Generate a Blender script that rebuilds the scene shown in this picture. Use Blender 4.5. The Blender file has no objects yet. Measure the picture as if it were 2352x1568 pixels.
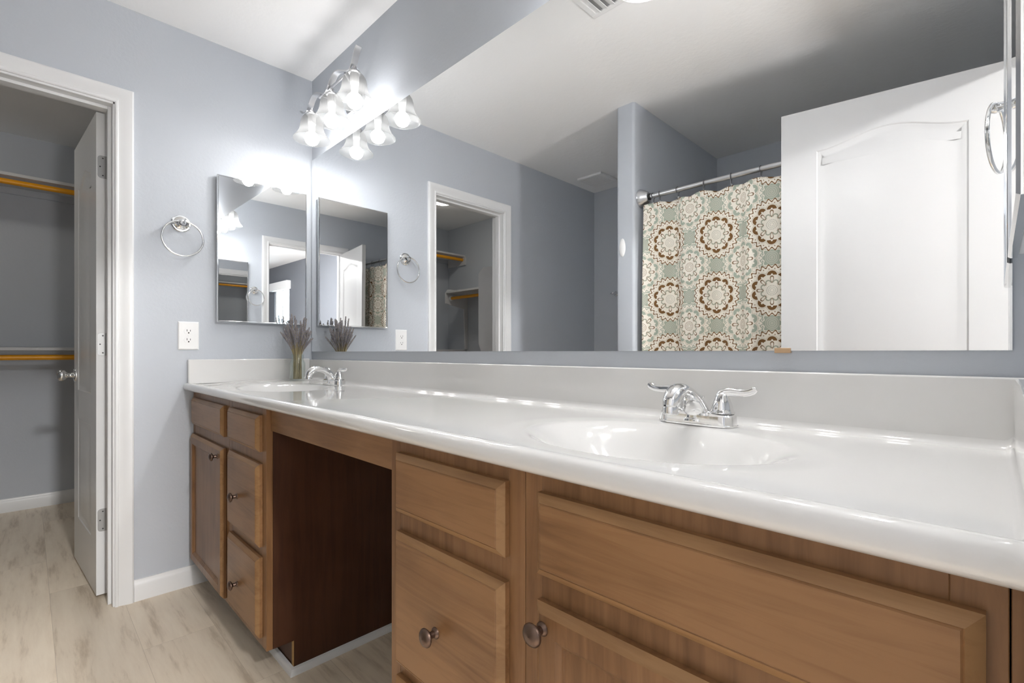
import bpy, bmesh, math, random
from mathutils import Vector, Matrix
from mathutils.geometry import tessellate_polygon

random.seed(7)
PI = math.pi
SC = bpy.context.scene
COL = SC.collection

# ------------------------------------------------------------------ camera
W_PX, H_PX = 2352, 1568
F_PX, HORIZON = 1111.6, 808.23
cam_d = bpy.data.cameras.new('camera')
cam = bpy.data.objects.new('camera', cam_d)
COL.objects.link(cam)
cam.location = (2.521, -1.0486, 1.0294)
cam.rotation_euler = (PI / 2, 0, 0.7849)
cam_d.sensor_width = 36.0
cam_d.lens = 36.0 * F_PX / W_PX
cam_d.shift_y = (HORIZON - H_PX / 2) / W_PX
cam_d.clip_start = 0.005
SC.camera = cam

# ------------------------------------------------------------------ world, exposure, render quality
world = bpy.data.worlds.new('daylight')
SC.world = world
world.use_nodes = True
bg = world.node_tree.nodes['Background']
bg.inputs['Color'].default_value = (0.75, 0.87, 1.0, 1)
bg.inputs['Strength'].default_value = 5.0
SC.view_settings.view_transform = 'Standard'
SC.view_settings.look = 'None'
SC.view_settings.exposure = 1.6
SC.view_settings.gamma = 1.0
SC.view_settings.use_curve_mapping = False
SC.cycles.max_bounces = 12
SC.cycles.diffuse_bounces = 6
SC.cycles.glossy_bounces = 8
SC.cycles.transmission_bounces = 8
SC.cycles.transparent_max_bounces = 12
SC.cycles.sample_clamp_indirect = 12.0
SC.cycles.use_denoising = True

BULB_STRENGTH = 38.0
BULB_STRONG = 72.0
SHADE_CLEAR, SHADE_SCATTER = 0.40, 0.055
CLOSET_STRENGTH = 11.0
BEDROOM_FILL = 190.0
DRESSER_FILL = 46.0

# ------------------------------------------------------------------ materials
def new_mat(name):
    m = bpy.data.materials.new(name)
    m.use_nodes = True
    nt = m.node_tree
    return m, nt, nt.nodes['Principled BSDF']

def node(nt, typ, **kw):
    n = nt.nodes.new(typ)
    for k, v in kw.items():
        if k in n.inputs.keys():
            n.inputs[k].default_value = v
        else:
            setattr(n, k, v)
    return n

def simple(name, col, rough=0.5, metal=0.0, spec=None, bump=None, var=None, coat=0.0):
    m, nt, b = new_mat(name)
    b.inputs['Base Color'].default_value = (*col, 1)
    b.inputs['Roughness'].default_value = rough
    b.inputs['Metallic'].default_value = metal
    if spec is not None:
        b.inputs['Specular IOR Level'].default_value = spec
    if coat:
        b.inputs['Coat Weight'].default_value = coat
        b.inputs['Coat Roughness'].default_value = 0.08
    tc = node(nt, 'ShaderNodeTexCoord')
    if var:
        sc, amt = var
        n = node(nt, 'ShaderNodeTexNoise', Scale=sc, Detail=4.0)
        nt.links.new(tc.outputs['Object'], n.inputs['Vector'])
        r = node(nt, 'ShaderNodeMapRange')
        r.inputs[3].default_value = 1 - amt
        r.inputs[4].default_value = 1 + amt
        nt.links.new(n.outputs['Fac'], r.inputs[0])
        mx = node(nt, 'ShaderNodeVectorMath', operation='SCALE')
        mx.inputs[0].default_value = col
        nt.links.new(r.outputs[0], mx.inputs['Scale'])
        nt.links.new(mx.outputs[0], b.inputs['Base Color'])
    if bump:
        sc, st, dist = bump
        n = node(nt, 'ShaderNodeTexNoise', Scale=sc, Detail=3.0, Roughness=0.55)
        nt.links.new(tc.outputs['Object'], n.inputs['Vector'])
        bp = node(nt, 'ShaderNodeBump', Strength=st, Distance=dist)
        nt.links.new(n.outputs['Fac'], bp.inputs['Height'])
        nt.links.new(bp.outputs['Normal'], b.inputs['Normal'])
    return m

M_WALL = simple('blue_grey_paint', (0.50, 0.53, 0.575), 0.62, bump=(75, 0.16, 0.004), var=(3, 0.015))
M_CEIL = simple('ceiling_paint', (0.90, 0.90, 0.90), 0.75, bump=(40, 0.25, 0.004))
M_CLOSET = M_WALL
M_BEDWALL = simple('bedroom_dimmed_paint', (0.15, 0.16, 0.18), 0.65, bump=(75, 0.16, 0.004))  # bedroom dimness put into the wall colour, offsetting the added lamps
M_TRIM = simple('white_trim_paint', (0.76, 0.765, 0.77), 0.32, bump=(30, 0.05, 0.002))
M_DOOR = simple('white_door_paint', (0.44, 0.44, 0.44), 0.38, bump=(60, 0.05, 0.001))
M_PLASTIC = simple('white_plastic', (0.83, 0.83, 0.83), 0.3)
M_SLOT = simple('dark_slot', (0.02, 0.02, 0.02), 0.6)
M_CHROME = simple('chrome', (0.83, 0.83, 0.83), 0.06, 1.0)
M_NICKEL = simple('brushed_nickel', (0.62, 0.62, 0.63), 0.28, 1.0)
M_STEEL = simple('satin_steel', (0.66, 0.67, 0.69), 0.33, 1.0)
M_HINGE = simple('hinge_steel', (0.42, 0.42, 0.42), 0.38, 0.85)
M_HOOK = simple('dark_steel_wire', (0.22, 0.22, 0.23), 0.35, 0.9)
M_BRONZE = simple('bronze_knob', (0.15, 0.10, 0.078), 0.33, 0.9, var=(60, 0.2))
M_MIRROR = simple('silvered_glass', (0.90, 0.91, 0.915), 0.0, 1.0)
M_MARBLE = simple('cultured_marble', (0.70, 0.695, 0.684), 0.06, spec=0.5, var=(4, 0.012), coat=0.3)
M_SHELF = simple('painted_shelf', (0.62, 0.62, 0.63), 0.5)
M_ROD = simple('orange_stained_pole', (0.85, 0.36, 0.005), 0.35, var=(9, 0.1))
M_FIBRE = simple('surround_acrylic', (0.80, 0.80, 0.80), 0.22)
M_CLIP = simple('tan_plastic_clip', (0.50, 0.33, 0.19), 0.4)
M_RAWWOOD = simple('raw_plywood_edge', (0.42, 0.25, 0.09), 0.6, var=(40, 0.2))
M_STEM = simple('dried_stem', (0.36, 0.295, 0.17), 0.8, var=(25, 0.3))
M_FLOWER = simple('dried_lavender', (0.33, 0.31, 0.335), 0.9, var=(60, 0.35))
M_BLIND = simple('white_vinyl', (0.85, 0.85, 0.85), 0.45)
M_VENTDARK = simple('vent_recess', (0.30, 0.30, 0.30), 0.8)
M_CARPET = simple('bedroom_carpet', (0.30, 0.27, 0.235), 0.95, bump=(400, 0.4, 0.004))

def wood_mat(name, base, dark, grain='z', rough=0.36):
    m, nt, b = new_mat(name)
    tc = node(nt, 'ShaderNodeTexCoord')
    mp = node(nt, 'ShaderNodeMapping')
    mp.inputs['Scale'].default_value = {'z': (16, 16, 1.1), 'x': (1.1, 16, 16)}[grain]
    nt.links.new(tc.outputs['Object'], mp.inputs['Vector'])
    n = node(nt, 'ShaderNodeTexNoise', Scale=3.2, Detail=7.0, Roughness=0.62, Distortion=0.7)
    nt.links.new(mp.outputs['Vector'], n.inputs['Vector'])
    n2 = node(nt, 'ShaderNodeTexNoise', Scale=4.5, Detail=2.0)
    nt.links.new(tc.outputs['Object'], n2.inputs['Vector'])
    ad = node(nt, 'ShaderNodeMath', operation='ADD')
    ml = node(nt, 'ShaderNodeMath', operation='MULTIPLY')
    ml.inputs[1].default_value = 0.75
    nt.links.new(n2.outputs['Fac'], ml.inputs[0])
    nt.links.new(n.outputs['Fac'], ad.inputs[0])
    nt.links.new(ml.outputs[0], ad.inputs[1])
    cr = node(nt, 'ShaderNodeValToRGB')
    cr.color_ramp.elements[0].position = 0.62
    cr.color_ramp.elements[0].color = (*dark, 1)
    cr.color_ramp.elements[1].position = 1.1 - 0.1
    cr.color_ramp.elements[1].color = (*base, 1)
    nt.links.new(ad.outputs[0], cr.inputs['Fac'])
    nt.links.new(cr.outputs['Color'], b.inputs['Base Color'])
    b.inputs['Roughness'].default_value = rough
    b.inputs['Specular IOR Level'].default_value = 0.32
    bp = node(nt, 'ShaderNodeBump', Strength=0.06, Distance=0.002)
    nt.links.new(n.outputs['Fac'], bp.inputs['Height'])
    nt.links.new(bp.outputs['Normal'], b.inputs['Normal'])
    return m

M_WOODX = wood_mat('stained_maple_across', (0.295, 0.155, 0.069), (0.178, 0.087, 0.036), 'x')
M_WOODZ = wood_mat('stained_maple_upright', (0.262, 0.135, 0.060), (0.156, 0.075, 0.032), 'z')
M_WOODEDGE = wood_mat('worn_routed_edge', (0.33, 0.185, 0.083), (0.21, 0.107, 0.045), 'x', 0.4)
M_WOODSIDE = wood_mat('mahogany_with_recess_shade', (0.075, 0.029, 0.014), (0.05, 0.018, 0.009), 'z', 0.42)  # mahogany veneer, with the knee recess's shade darkened into its colour

def floor_mat():
    m, nt, b = new_mat('vinyl_plank')
    tc = node(nt, 'ShaderNodeTexCoord')
    mp = node(nt, 'ShaderNodeMapping')
    mp.inputs['Location'].default_value = (0.33, 0.766, 0)
    nt.links.new(tc.outputs['Object'], mp.inputs['Vector'])
    br = node(nt, 'ShaderNodeTexBrick', offset=0.37, offset_frequency=2)
    br.inputs['Color1'].default_value = (0.0, 0.0, 0.0, 1)
    br.inputs['Color2'].default_value = (1, 1, 1, 1)
    br.inputs['Mortar'].default_value = (0.5, 0.5, 0.5, 1)
    br.inputs['Scale'].default_value = 1.0
    br.inputs['Mortar Size'].default_value = 0.0006
    br.inputs['Brick Width'].default_value = 1.22
    br.inputs['Row Height'].default_value = 0.2165
    nt.links.new(mp.outputs['Vector'], br.inputs['Vector'])
    # wood streaks running with the planks, shifted plank by plank
    sh = node(nt, 'ShaderNodeVectorMath', operation='MULTIPLY_ADD')
    nt.links.new(br.outputs['Color'], sh.inputs[0])
    sh.inputs[1].default_value = (3.1, 1.7, 0)
    nt.links.new(tc.outputs['Object'], sh.inputs[2])
    m2 = node(nt, 'ShaderNodeMapping')
    m2.inputs['Scale'].default_value = (0.9, 7.5, 1)
    nt.links.new(sh.outputs[0], m2.inputs['Vector'])
    n = node(nt, 'ShaderNodeTexNoise', Scale=2.4, Detail=8.0, Roughness=0.66, Distortion=0.12)
    nt.links.new(m2.outputs['Vector'], n.inputs['Vector'])
    cr = node(nt, 'ShaderNodeValToRGB')
    e = cr.color_ramp.elements
    e[0].position, e[0].color = 0.34, (0.58, 0.475, 0.355, 1)
    e[1].position, e[1].color = 0.62, (0.86, 0.755, 0.61, 1)
    el = e.new(0.47)
    el.color = (0.80, 0.69, 0.55, 1)
    nt.links.new(n.outputs['Fac'], cr.inputs['Fac'])
    tone = node(nt, 'ShaderNodeMapRange')
    tone.inputs[3].default_value = 0.90
    tone.inputs[4].default_value = 1.06
    nt.links.new(br.outputs['Color'], tone.inputs[0])
    sc = node(nt, 'ShaderNodeVectorMath', operation='SCALE')
    nt.links.new(cr.outputs['Color'], sc.inputs[0])
    nt.links.new(tone.outputs[0], sc.inputs['Scale'])
    mo = node(nt, 'ShaderNodeMix', data_type='RGBA')
    nt.links.new(br.outputs['Fac'], mo.inputs[0])
    nt.links.new(sc.outputs[0], mo.inputs[6])
    mo.inputs[7].default_value = (0.54, 0.45, 0.35, 1)
    nt.links.new(mo.outputs[2], b.inputs['Base Color'])
    b.inputs['Roughness'].default_value = 0.42
    b.inputs['Specular IOR Level'].default_value = 0.35
    return m
M_FLOOR = floor_mat()

def emit_mat(name, col, strength):
    m = bpy.data.materials.new(name)
    m.use_nodes = True
    nt = m.node_tree
    nt.nodes.remove(nt.nodes['Principled BSDF'])
    e = node(nt, 'ShaderNodeEmission', Strength=strength)
    e.inputs['Color'].default_value = (*col, 1)
    nt.links.new(e.outputs[0], nt.nodes['Material Output'].inputs['Surface'])
    return m
M_BULB = emit_mat('lit_bulb', (1.0, 0.985, 0.965), BULB_STRENGTH)
M_BULB_STRONG = emit_mat('lit_strong_bulb', (1.0, 0.985, 0.965), BULB_STRONG)
M_CLOSETLAMP = emit_mat('lit_closet_dome', (1.0, 0.95, 0.84), CLOSET_STRENGTH)
M_DRUMFILL = emit_mat('added_fill_drum', (1.0, 0.985, 0.97), DRESSER_FILL)
M_BEDFILL = emit_mat('added_fill_dome', (1.0, 0.985, 0.97), BEDROOM_FILL)

def frosted():
    """lightly frosted thin glass: most light goes straight through, a little is scattered"""
    m = bpy.data.materials.new('frosted_glass')
    m.use_nodes = True
    nt = m.node_tree
    nt.nodes.remove(nt.nodes['Principled BSDF'])
    out = nt.nodes['Material Output']
    tp = node(nt, 'ShaderNodeBsdfTransparent')
    tp.inputs['Color'].default_value = (SHADE_CLEAR, SHADE_CLEAR, SHADE_CLEAR*1.005, 1)
    tr = node(nt, 'ShaderNodeBsdfTranslucent')
    df = node(nt, 'ShaderNodeBsdfDiffuse')
    for n_ in (tr, df): n_.inputs['Color'].default_value = (0.95, 0.96, 0.96, 1)
    a = node(nt, 'ShaderNodeMixShader')
    a.inputs[0].default_value = 0.5
    nt.links.new(tr.outputs[0], a.inputs[1])
    nt.links.new(df.outputs[0], a.inputs[2])
    c = node(nt, 'ShaderNodeMixShader')
    c.inputs[0].default_value = SHADE_SCATTER
    nt.links.new(tp.outputs[0], c.inputs[1])
    nt.links.new(a.outputs[0], c.inputs[2])
    gl = node(nt, 'ShaderNodeBsdfGlossy', Roughness=0.2)
    d = node(nt, 'ShaderNodeMixShader')
    d.inputs[0].default_value = 0.03
    nt.links.new(c.outputs[0], d.inputs[1])
    nt.links.new(gl.outputs[0], d.inputs[2])
    nt.links.new(d.outputs[0], out.inputs['Surface'])
    return m
M_FROST = frosted()

def thin_glass(name, tint=(0.96, 0.98, 0.97), refl=0.10, solid=False):
    m = bpy.data.materials.new(name)
    m.use_nodes = True
    nt = m.node_tree
    nt.nodes.remove(nt.nodes['Principled BSDF'])
    out = nt.nodes['Material Output']
    tp = node(nt, 'ShaderNodeBsdfTransparent')
    tp.inputs['Color'].default_value = (*tint, 1)
    gl = node(nt, 'ShaderNodeBsdfGlossy', Roughness=0.02)
    lw = node(nt, 'ShaderNodeLayerWeight', Blend=0.25)
    fr = node(nt, 'ShaderNodeMath', operation='MULTIPLY_ADD')
    nt.links.new(lw.outputs['Facing'], fr.inputs[0])
    fr.inputs[1].default_value = 0.30
    fr.inputs[2].default_value = 0.03
    mx = node(nt, 'ShaderNodeMixShader')
    nt.links.new(fr.outputs[0], mx.inputs[0])
    nt.links.new(tp.outputs[0], mx.inputs[1])
    nt.links.new(gl.outputs[0], mx.inputs[2])
    nt.links.new(mx.outputs[0], out.inputs['Surface'])
    return m
M_GLASS = thin_glass('jar_glass')
M_PANE = thin_glass('window_glass')

# ---- tiny expression helper for the printed curtain
class X:
    nt = None
    def __init__(s, sock): s.s = sock
    @staticmethod
    def op(o, *a):
        n = X.nt.nodes.new('ShaderNodeMath')
        n.operation = o
        for i, v in enumerate(a):
            if isinstance(v, X): X.nt.links.new(v.s, n.inputs[i])
            else: n.inputs[i].default_value = v
        return X(n.outputs[0])
    def __add__(s, o): return X.op('ADD', s, o)
    __radd__ = __add__
    def __sub__(s, o): return X.op('SUBTRACT', s, o)
    def __rsub__(s, o): return X.op('SUBTRACT', o, s)
    def __mul__(s, o): return X.op('MULTIPLY', s, o)
    __rmul__ = __mul__
    def __truediv__(s, o): return X.op('DIVIDE', s, o)
def xcos(a): return X.op('COSINE', a)
def xsin(a): return X.op('SINE', a)
def xabs(a): return X.op('ABSOLUTE', a)
def xlt(a, b): return X.op('LESS_THAN', a, b)
def xgt(a, b): return X.op('GREATER_THAN', a, b)
def xmax(a, b): return X.op('MAXIMUM', a, b)
def xmin(a, b): return X.op('MINIMUM', a, b)
def xsqrt(a): return X.op('SQRT', a)
def xmod(a, b): return X.op('FLOORED_MODULO', a, b)
def band(v, c, w): return xlt(xabs(v - c), w)
def xmix(f, a, b):
    n = X.nt.nodes.new('ShaderNodeMix')
    n.data_type = 'RGBA'
    X.nt.links.new(f.s, n.inputs[0])
    for k, v in ((6, a), (7, b)):
        if isinstance(v, tuple): n.inputs[k].default_value = (*v, 1)
        else: X.nt.links.new(v, n.inputs[k])
    return n.outputs[2]

def curtain_mat():
    m, nt, b = new_mat('medallion_print_cloth')
    X.nt = nt
    uv = node(nt, 'ShaderNodeUVMap')
    sp = node(nt, 'ShaderNodeSeparateXYZ')
    nt.links.new(uv.outputs[0], sp.inputs[0])
    u, v = X(sp.outputs[0]), X(sp.outputs[1])
    P = 0.31
    cream, sage, brown, blue = (0.87, 0.82, 0.725), (0.41, 0.455, 0.375), (0.20, 0.105, 0.038), (0.74, 0.735, 0.69)
    def cell(ou, ov):
        x = xmod(u + ou, P) - P / 2
        y = xmod(v + ov, P) - P / 2
        r = xsqrt(x * x + y * y)
        t = X.op('ARCTAN2', y, x)
        return x, y, r, t
    def fold(t, n, ph=0.0):
        return xmod(t + ph, 2 * PI / n) - PI / n
    # star background
    def star(ou, ov, col):
        x, y, r, t = cell(ou, ov)
        edge = 0.043 + 0.006 * xcos(8.0 * t)
        col = xmix(band(r, edge, 0.0030), col, cream)
        ring = xlt(xcos(r * 780.0), 0.0) * xlt(r, 0.030)
        col = xmix(ring, col, (0.56, 0.55, 0.47))
        tf = fold(t, 12)
        dx, dy = r * xsin(tf), r * xcos(tf) - 0.062
        col = xmix(xlt(xsqrt(dx * dx + dy * dy), 0.0042), col, cream)
        return col
    col = star(P / 2, 0.0, star(0.0, P / 2, sage))
    def medallion(ou, ov, col, lobe, border, dots, R):
        x, y, r, t = cell(ou, ov)
        wav = R + 0.004 * xcos(26.0 * t)
        col = xmix(xlt(r, wav + 0.004), col, cream)
        col = xmix(band(r, wav - 0.0015 + 0.0025 * xcos(26.0 * t), 0.0032), col, border)
        tf = fold(t, 26, PI / 26)
        dx, dy = r * xsin(tf), r * xcos(tf) - (R - 0.014)
        col = xmix(xlt(xsqrt(dx * dx + dy * dy), 0.0024), col, border)
        # outer lobes
        tf = fold(t, 10)
        dx, dy = r * xsin(tf), r * xcos(tf) - 0.072
        dl = xsqrt(dx * dx + dy * dy)
        col = xmix(band(dl, 0.0255, 0.0013) * xgt(dy, 0.0), col, (0.62, 0.55, 0.44))
        hole = xgt(xsqrt(dx * dx + (dy - 0.003) * (dy - 0.003)), 0.0042)
        col = xmix(xlt(dl, 0.0215) * xgt(dy, 0.0005) * hole, col, lobe)
        # inner sage scallops
        tf = fold(t, 8)
        dx, dy = r * xsin(tf), r * xcos(tf) - 0.040
        dl = xsqrt(dx * dx + dy * dy)
        col = xmix(xlt(dl, 0.0130) * xgt(dl, 0.0072) * xgt(dy, -0.004), col, (0.40, 0.41, 0.32))
        # outlined teardrops
        tf = fold(t, 8, PI / 8)
        dx, dy = r * xsin(tf), r * xcos(tf) - 0.052
        w = 0.0072 + dy * 0.22
        q = xsqrt((dx / w) * (dx / w) + (dy / 0.0175) * (dy / 0.0175))
        col = xmix(band(q, 0.86, 0.17), col, (0.24, 0.15, 0.085))
        # centre rings of dots
        for rr, nn, ww in ((0.0225, 20, 0.0017), (0.0150, 16, 0.0014), (0.008, 10, 0.0013)):
            col = xmix(band(r, rr, ww) * xgt(xcos(float(nn) * t), -0.15), col, dots)
        return col
    col = medallion(0.0, 0.0, col, sage, sage, brown, 0.112)
    col = medallion(P / 2, P / 2, col, brown, brown, (0.42, 0.42, 0.36), 0.116)
    nt.links.new(col, b.inputs['Base Color'])
    b.inputs['Roughness'].default_value = 0.85
    b.inputs['Specular IOR Level'].default_value = 0.2
    wv = node(nt, 'ShaderNodeTexNoise', Scale=900.0, Detail=1.0)
    nt.links.new(uv.outputs[0], wv.inputs['Vector'])
    bp = node(nt, 'ShaderNodeBump', Strength=0.1, Distance=0.001)
    nt.links.new(wv.outputs['Fac'], bp.inputs['Height'])
    nt.links.new(bp.outputs['Normal'], b.inputs['Normal'])
    return m
M_CURTAIN = curtain_mat()

# ------------------------------------------------------------------ mesh helpers
class MB:
    def __init__(s):
        s.v, s.f, s.mi = [], [], []
    def add(s, vs, fs, mi=0):
        o = len(s.v)
        s.v += [tuple(p) for p in vs]
        s.f += [tuple(i + o for i in f) for f in fs]
        s.mi += [mi] * len(fs)
        return s
    def box(s, x0, x1, y0, y1, z0, z1, mi=0):
        x0, x1 = sorted((x0, x1)); y0, y1 = sorted((y0, y1)); z0, z1 = sorted((z0, z1))
        vs = [(x0,y0,z0),(x1,y0,z0),(x1,y1,z0),(x0,y1,z0),(x0,y0,z1),(x1,y0,z1),(x1,y1,z1),(x0,y1,z1)]
        return s.add(vs, [(0,3,2,1),(4,5,6,7),(0,1,5,4),(1,2,6,5),(2,3,7,6),(3,0,4,7)], mi)
    def lathe(s, prof, center=(0,0,0), axis='z', seg=32, mi=0, cap0=False, cap1=False, sx=1.0):
        vs, fs = [], []
        n = len(prof)
        for r, h in prof:
            for k in range(seg):
                a = 2 * PI * k / seg
                p = Vector((r * math.cos(a) * sx, r * math.sin(a), h))
                if axis == 'x': p = Vector((p.z, p.x, p.y))
                elif axis == '-x': p = Vector((-p.z, -p.x, p.y))
                elif axis == 'y': p = Vector((p.y, p.z, p.x))
                elif axis == '-y': p = Vector((p.x, -p.z, p.y))
                elif axis == '-z': p = Vector((p.x, -p.y, -p.z))
                vs.append(p + Vector(center))
        for i in range(n - 1):
            for k in range(seg):
                a, b = i * seg + k, i * seg + (k + 1) % seg
                fs.append((a, b, b + seg, a + seg))
        if cap0: fs.append(tuple(reversed(range(seg))))
        if cap1: fs.append(tuple(range((n - 1) * seg, n * seg)))
        return s.add(vs, fs, mi)
    def tube(s, pts, rad, seg=12, mi=0, closed=False, flat=None, caps=True):
        pts = [Vector(p) for p in pts]
        n = len(pts)
        rr = rad if isinstance(rad, (list, tuple)) else [rad] * n
        vs, fs = [], []
        up = None
        for i, p in enumerate(pts):
            a = pts[(i - 1) % n] if (closed or i > 0) else p
            b = pts[(i + 1) % n] if (closed or i < n - 1) else p
            t = (b - a).normalized()
            if up is None:
                up = Vector((0, 0, 1)) if abs(t.z) < 0.9 else Vector((0, 1, 0))
                if flat: up = Vector(flat)
            side = t.cross(up).normalized()
            up2 = side.cross(t).normalized()
            up = up2
            r = rr[i]
            ra, rb = r if isinstance(r, tuple) else (r, r)
            for k in range(seg):
                ang = 2 * PI * k / seg
                vs.append(p + side * (ra * math.cos(ang)) + up2 * (rb * math.sin(ang)))
        m = n if closed else n - 1
        for i in range(m):
            for k in range(seg):
                a, b = i * seg + k, i * seg + (k + 1) % seg
                c, d = ((i + 1) % n) * seg + (k + 1) % seg, ((i + 1) % n) * seg + k
                fs.append((a, d, c, b))
        if caps and not closed:
            fs.append(tuple(range(seg)))
            fs.append(tuple(reversed(range((n - 1) * seg, n * seg))))
        return s.add(vs, fs, mi)
    def rect_loops(s, x0, x1, z0, z1, steps, mi=0, edge=(), back=True):
        """nested rectangles in the XZ plane facing -y: steps = [(inset, y), ...] outermost first"""
        vs, fs = [], []
        for ins, y in steps:
            vs += [(x0+ins, y, z0+ins), (x1-ins, y, z0+ins), (x1-ins, y, z1-ins), (x0+ins, y, z1-ins)]
        n = len(steps)
        for i in range(n - 1):
            for k in range(4):
                a, b = i*4+k, i*4+(k+1) % 4
                fs.append((a, b, b+4, a+4))
        fs.append(tuple(range((n-1)*4, n*4)))
        if back: fs.append((3, 2, 1, 0))
        s.add(vs, fs, mi)
        if edge:
            o = len(s.mi) - len(fs)
            for i in edge:
                for k in range(4): s.mi[o+i*4+k] = 1
        return s
    def prism(s, poly, axis, a, b, mi=0):
        """poly of 2D points swept along an axis; axis x: (y,z); axis y: (x,z); axis z: (x,y)"""
        n = len(poly)
        def P(p, h):
            return {'x': (h, p[0], p[1]), 'y': (p[0], h, p[1]), 'z': (p[0], p[1], h)}[axis]
        vs = [P(p, a) for p in poly] + [P(p, b) for p in poly]
        fs = [(i, (i+1) % n, (i+1) % n + n, i + n) for i in range(n)]
        fs += [tuple(reversed(range(n))), tuple(range(n, 2*n))]
        return s.add(vs, fs, mi)
    def sphere(s, c, r, seg=20, rings=12, mi=0, sc=(1,1,1)):
        vs, fs = [], []
        for i in range(1, rings):
            th = PI * i / rings
            for k in range(seg):
                a = 2*PI*k/seg
                vs.append((c[0]+r*sc[0]*math.sin(th)*math.cos(a), c[1]+r*sc[1]*math.sin(th)*math.sin(a), c[2]+r*sc[2]*math.cos(th)))
        top = len(vs); vs.append((c[0], c[1], c[2]+r*sc[2]))
        bot = len(vs); vs.append((c[0], c[1], c[2]-r*sc[2]))
        for i in range(rings-2):
            for k in range(seg):
                a, b = i*seg+k, i*seg+(k+1) % seg
                fs.append((a, a+seg, b+seg, b))
        for k in range(seg):
            fs.append((top, k, (k+1) % seg))
            o = (rings-2)*seg
            fs.append((bot, o+(k+1) % seg, o+k))
        return s.add(vs, fs, mi)
    def build(s, name, mats, parent=None, smooth=None, bevel=None, off=None, recalc=True):
        me = bpy.data.meshes.new(name)
        if off is None and parent is not None:
            off = parent.get('_o', (0, 0, 0))
        off = off or (0, 0, 0)
        me.from_pydata([(p[0]-off[0], p[1]-off[1], p[2]-off[2]) for p in s.v], [], s.f)
        if not isinstance(mats, (list, tuple)): mats = [mats]
        for m in mats: me.materials.append(m)
        me.polygons.foreach_set('material_index', s.mi)
        if recalc:
            bm = bmesh.new(); bm.from_mesh(me)
            bmesh.ops.recalc_face_normals(bm, faces=bm.faces)
            bm.to_mesh(me); bm.free()
        if smooth is not None:
            for p in me.polygons: p.use_smooth = True
            me.set_sharp_from_angle(angle=math.radians(smooth))
        o = bpy.data.objects.new(name, me)
        COL.objects.link(o)
        if parent is not None:
            o.parent = parent
            o['_o'] = tuple(off)
        if bevel:
            b = o.modifiers.new('edge', 'BEVEL')
            b.width = bevel; b.segments = 2; b.limit_method = 'ANGLE'; b.angle_limit = math.radians(40)
            for p in me.polygons: p.use_smooth = True
            me.set_sharp_from_angle(angle=math.radians(40))
        return o

def tag(o, label, cat, group=None, kind=None):
    o['label'] = label
    o['category'] = cat
    if group: o['group'] = group
    if kind: o['kind'] = kind
    return o

def thing(name, label, cat, loc=(0,0,0), group=None, kind=None):
    o = bpy.data.objects.new(name, None)
    COL.objects.link(o)
    o.location = loc
    o['_o'] = tuple(loc)
    o.empty_display_size = 0.05
    return tag(o, label, cat, group, kind)

def struct(o, label, cat):
    return tag(o, label, cat, kind='structure')

def dup(root, loc, rotz, label, group=None):
    r = root.copy(); COL.objects.link(r)
    r.location = loc; r.rotation_euler = (0, 0, rotz); r['label'] = label
    if group: r['group'] = group
    for ch in list(root.children):
        c = ch.copy(); COL.objects.link(c); c.parent = r
        for g in list(ch.children):
            d = g.copy(); COL.objects.link(d); d.parent = c
    return r

# ------------------------------------------------------------------ room dimensions
RW = 2.56          # right wall plane
CH = 2.44          # ceiling height
BACK = -2.522      # far wall behind tub and toilet room
WT = 0.115         # wall thickness
CL_O = (-0.80, -1.405)   # closet door opening in y
CL_T = 2.036
EN_O = (-0.63, -1.385)   # entry door opening in y
EN_T = 2.055
CBX = -1.98        # closet back wall
CBY = -2.42        # closet side wall

# floor and ceilings
struct(MB().box(CBX-0.1, RW+WT, BACK-0.1, 0.1, -0.06, 0.0).build('floor', M_FLOOR), 'light beige wood plank floor of bathroom and closet', 'floor')
struct(MB().box(RW+WT, 7.6, -2.2, 2.2, -0.06, 0.0).build('floor_bedroom', M_CARPET), 'beige carpeted bedroom floor beyond the entry door', 'floor')
struct(MB().box(CBX-0.1, 7.6, BACK-0.1, 2.2, CH, CH+0.08).build('ceiling', M_CEIL), 'smooth white ceiling', 'ceiling')

# walls
w = MB()
w.box(-WT, 0, CL_O[0]+0.02, 0.0, 0, CH)
w.box(-WT, 0, BACK, CL_O[1]-0.02, 0, CH)
w.box(-WT, 0, CL_O[1]-0.02, CL_O[0]+0.02, CL_T+0.02, CH)
struct(w.build('wall_left', M_WALL), 'blue grey wall with the closet doorway', 'wall')
struct(MB().box(-WT, RW+WT, 0, 0.1, 0, CH).build('wall_front', M_WALL), 'blue grey wall behind the long vanity mirror', 'wall')
w = MB()
w.box(RW, RW+WT, EN_O[0]+0.02, 0.0, 0, CH)
w.box(RW, RW+WT, BACK, EN_O[1]-0.02, 0, CH)
w.box(RW, RW+WT, EN_O[1]-0.02, EN_O[0]+0.02, EN_T+0.02, CH)
struct(w.build('wall_right', M_WALL), 'blue grey wall with the entry doorway, at the right edge', 'wall')
struct(MB().box(-WT, RW+WT, BACK-0.1, BACK, 0, CH).build('wall_back', M_WALL), 'blue grey wall behind shower and toilet room', 'wall')
# partition with a rounded end
def rounded_end(x0, x1, y_end, y_back, r):
    pts = [(x0, y_back)]
    for k in range(7):
        a = PI - (PI/2) * k/6
        pts.append((x0 + r + r*math.cos(a), y_end - r + r*math.sin(a)))
    for k in range(7):
        a = PI/2 - (PI/2) * k/6
        pts.append((x1 - r + r*math.cos(a), y_end - r + r*math.sin(a)))
    pts.append((x1, y_back))
    return pts
struct(MB().prism(rounded_end(0.966, 1.082, -1.378, BACK, 0.017), 'z', 0, CH).build('wall_partition', M_WALL, smooth=35),
       'blue grey partition wall end between toilet room and shower', 'wall')
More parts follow.
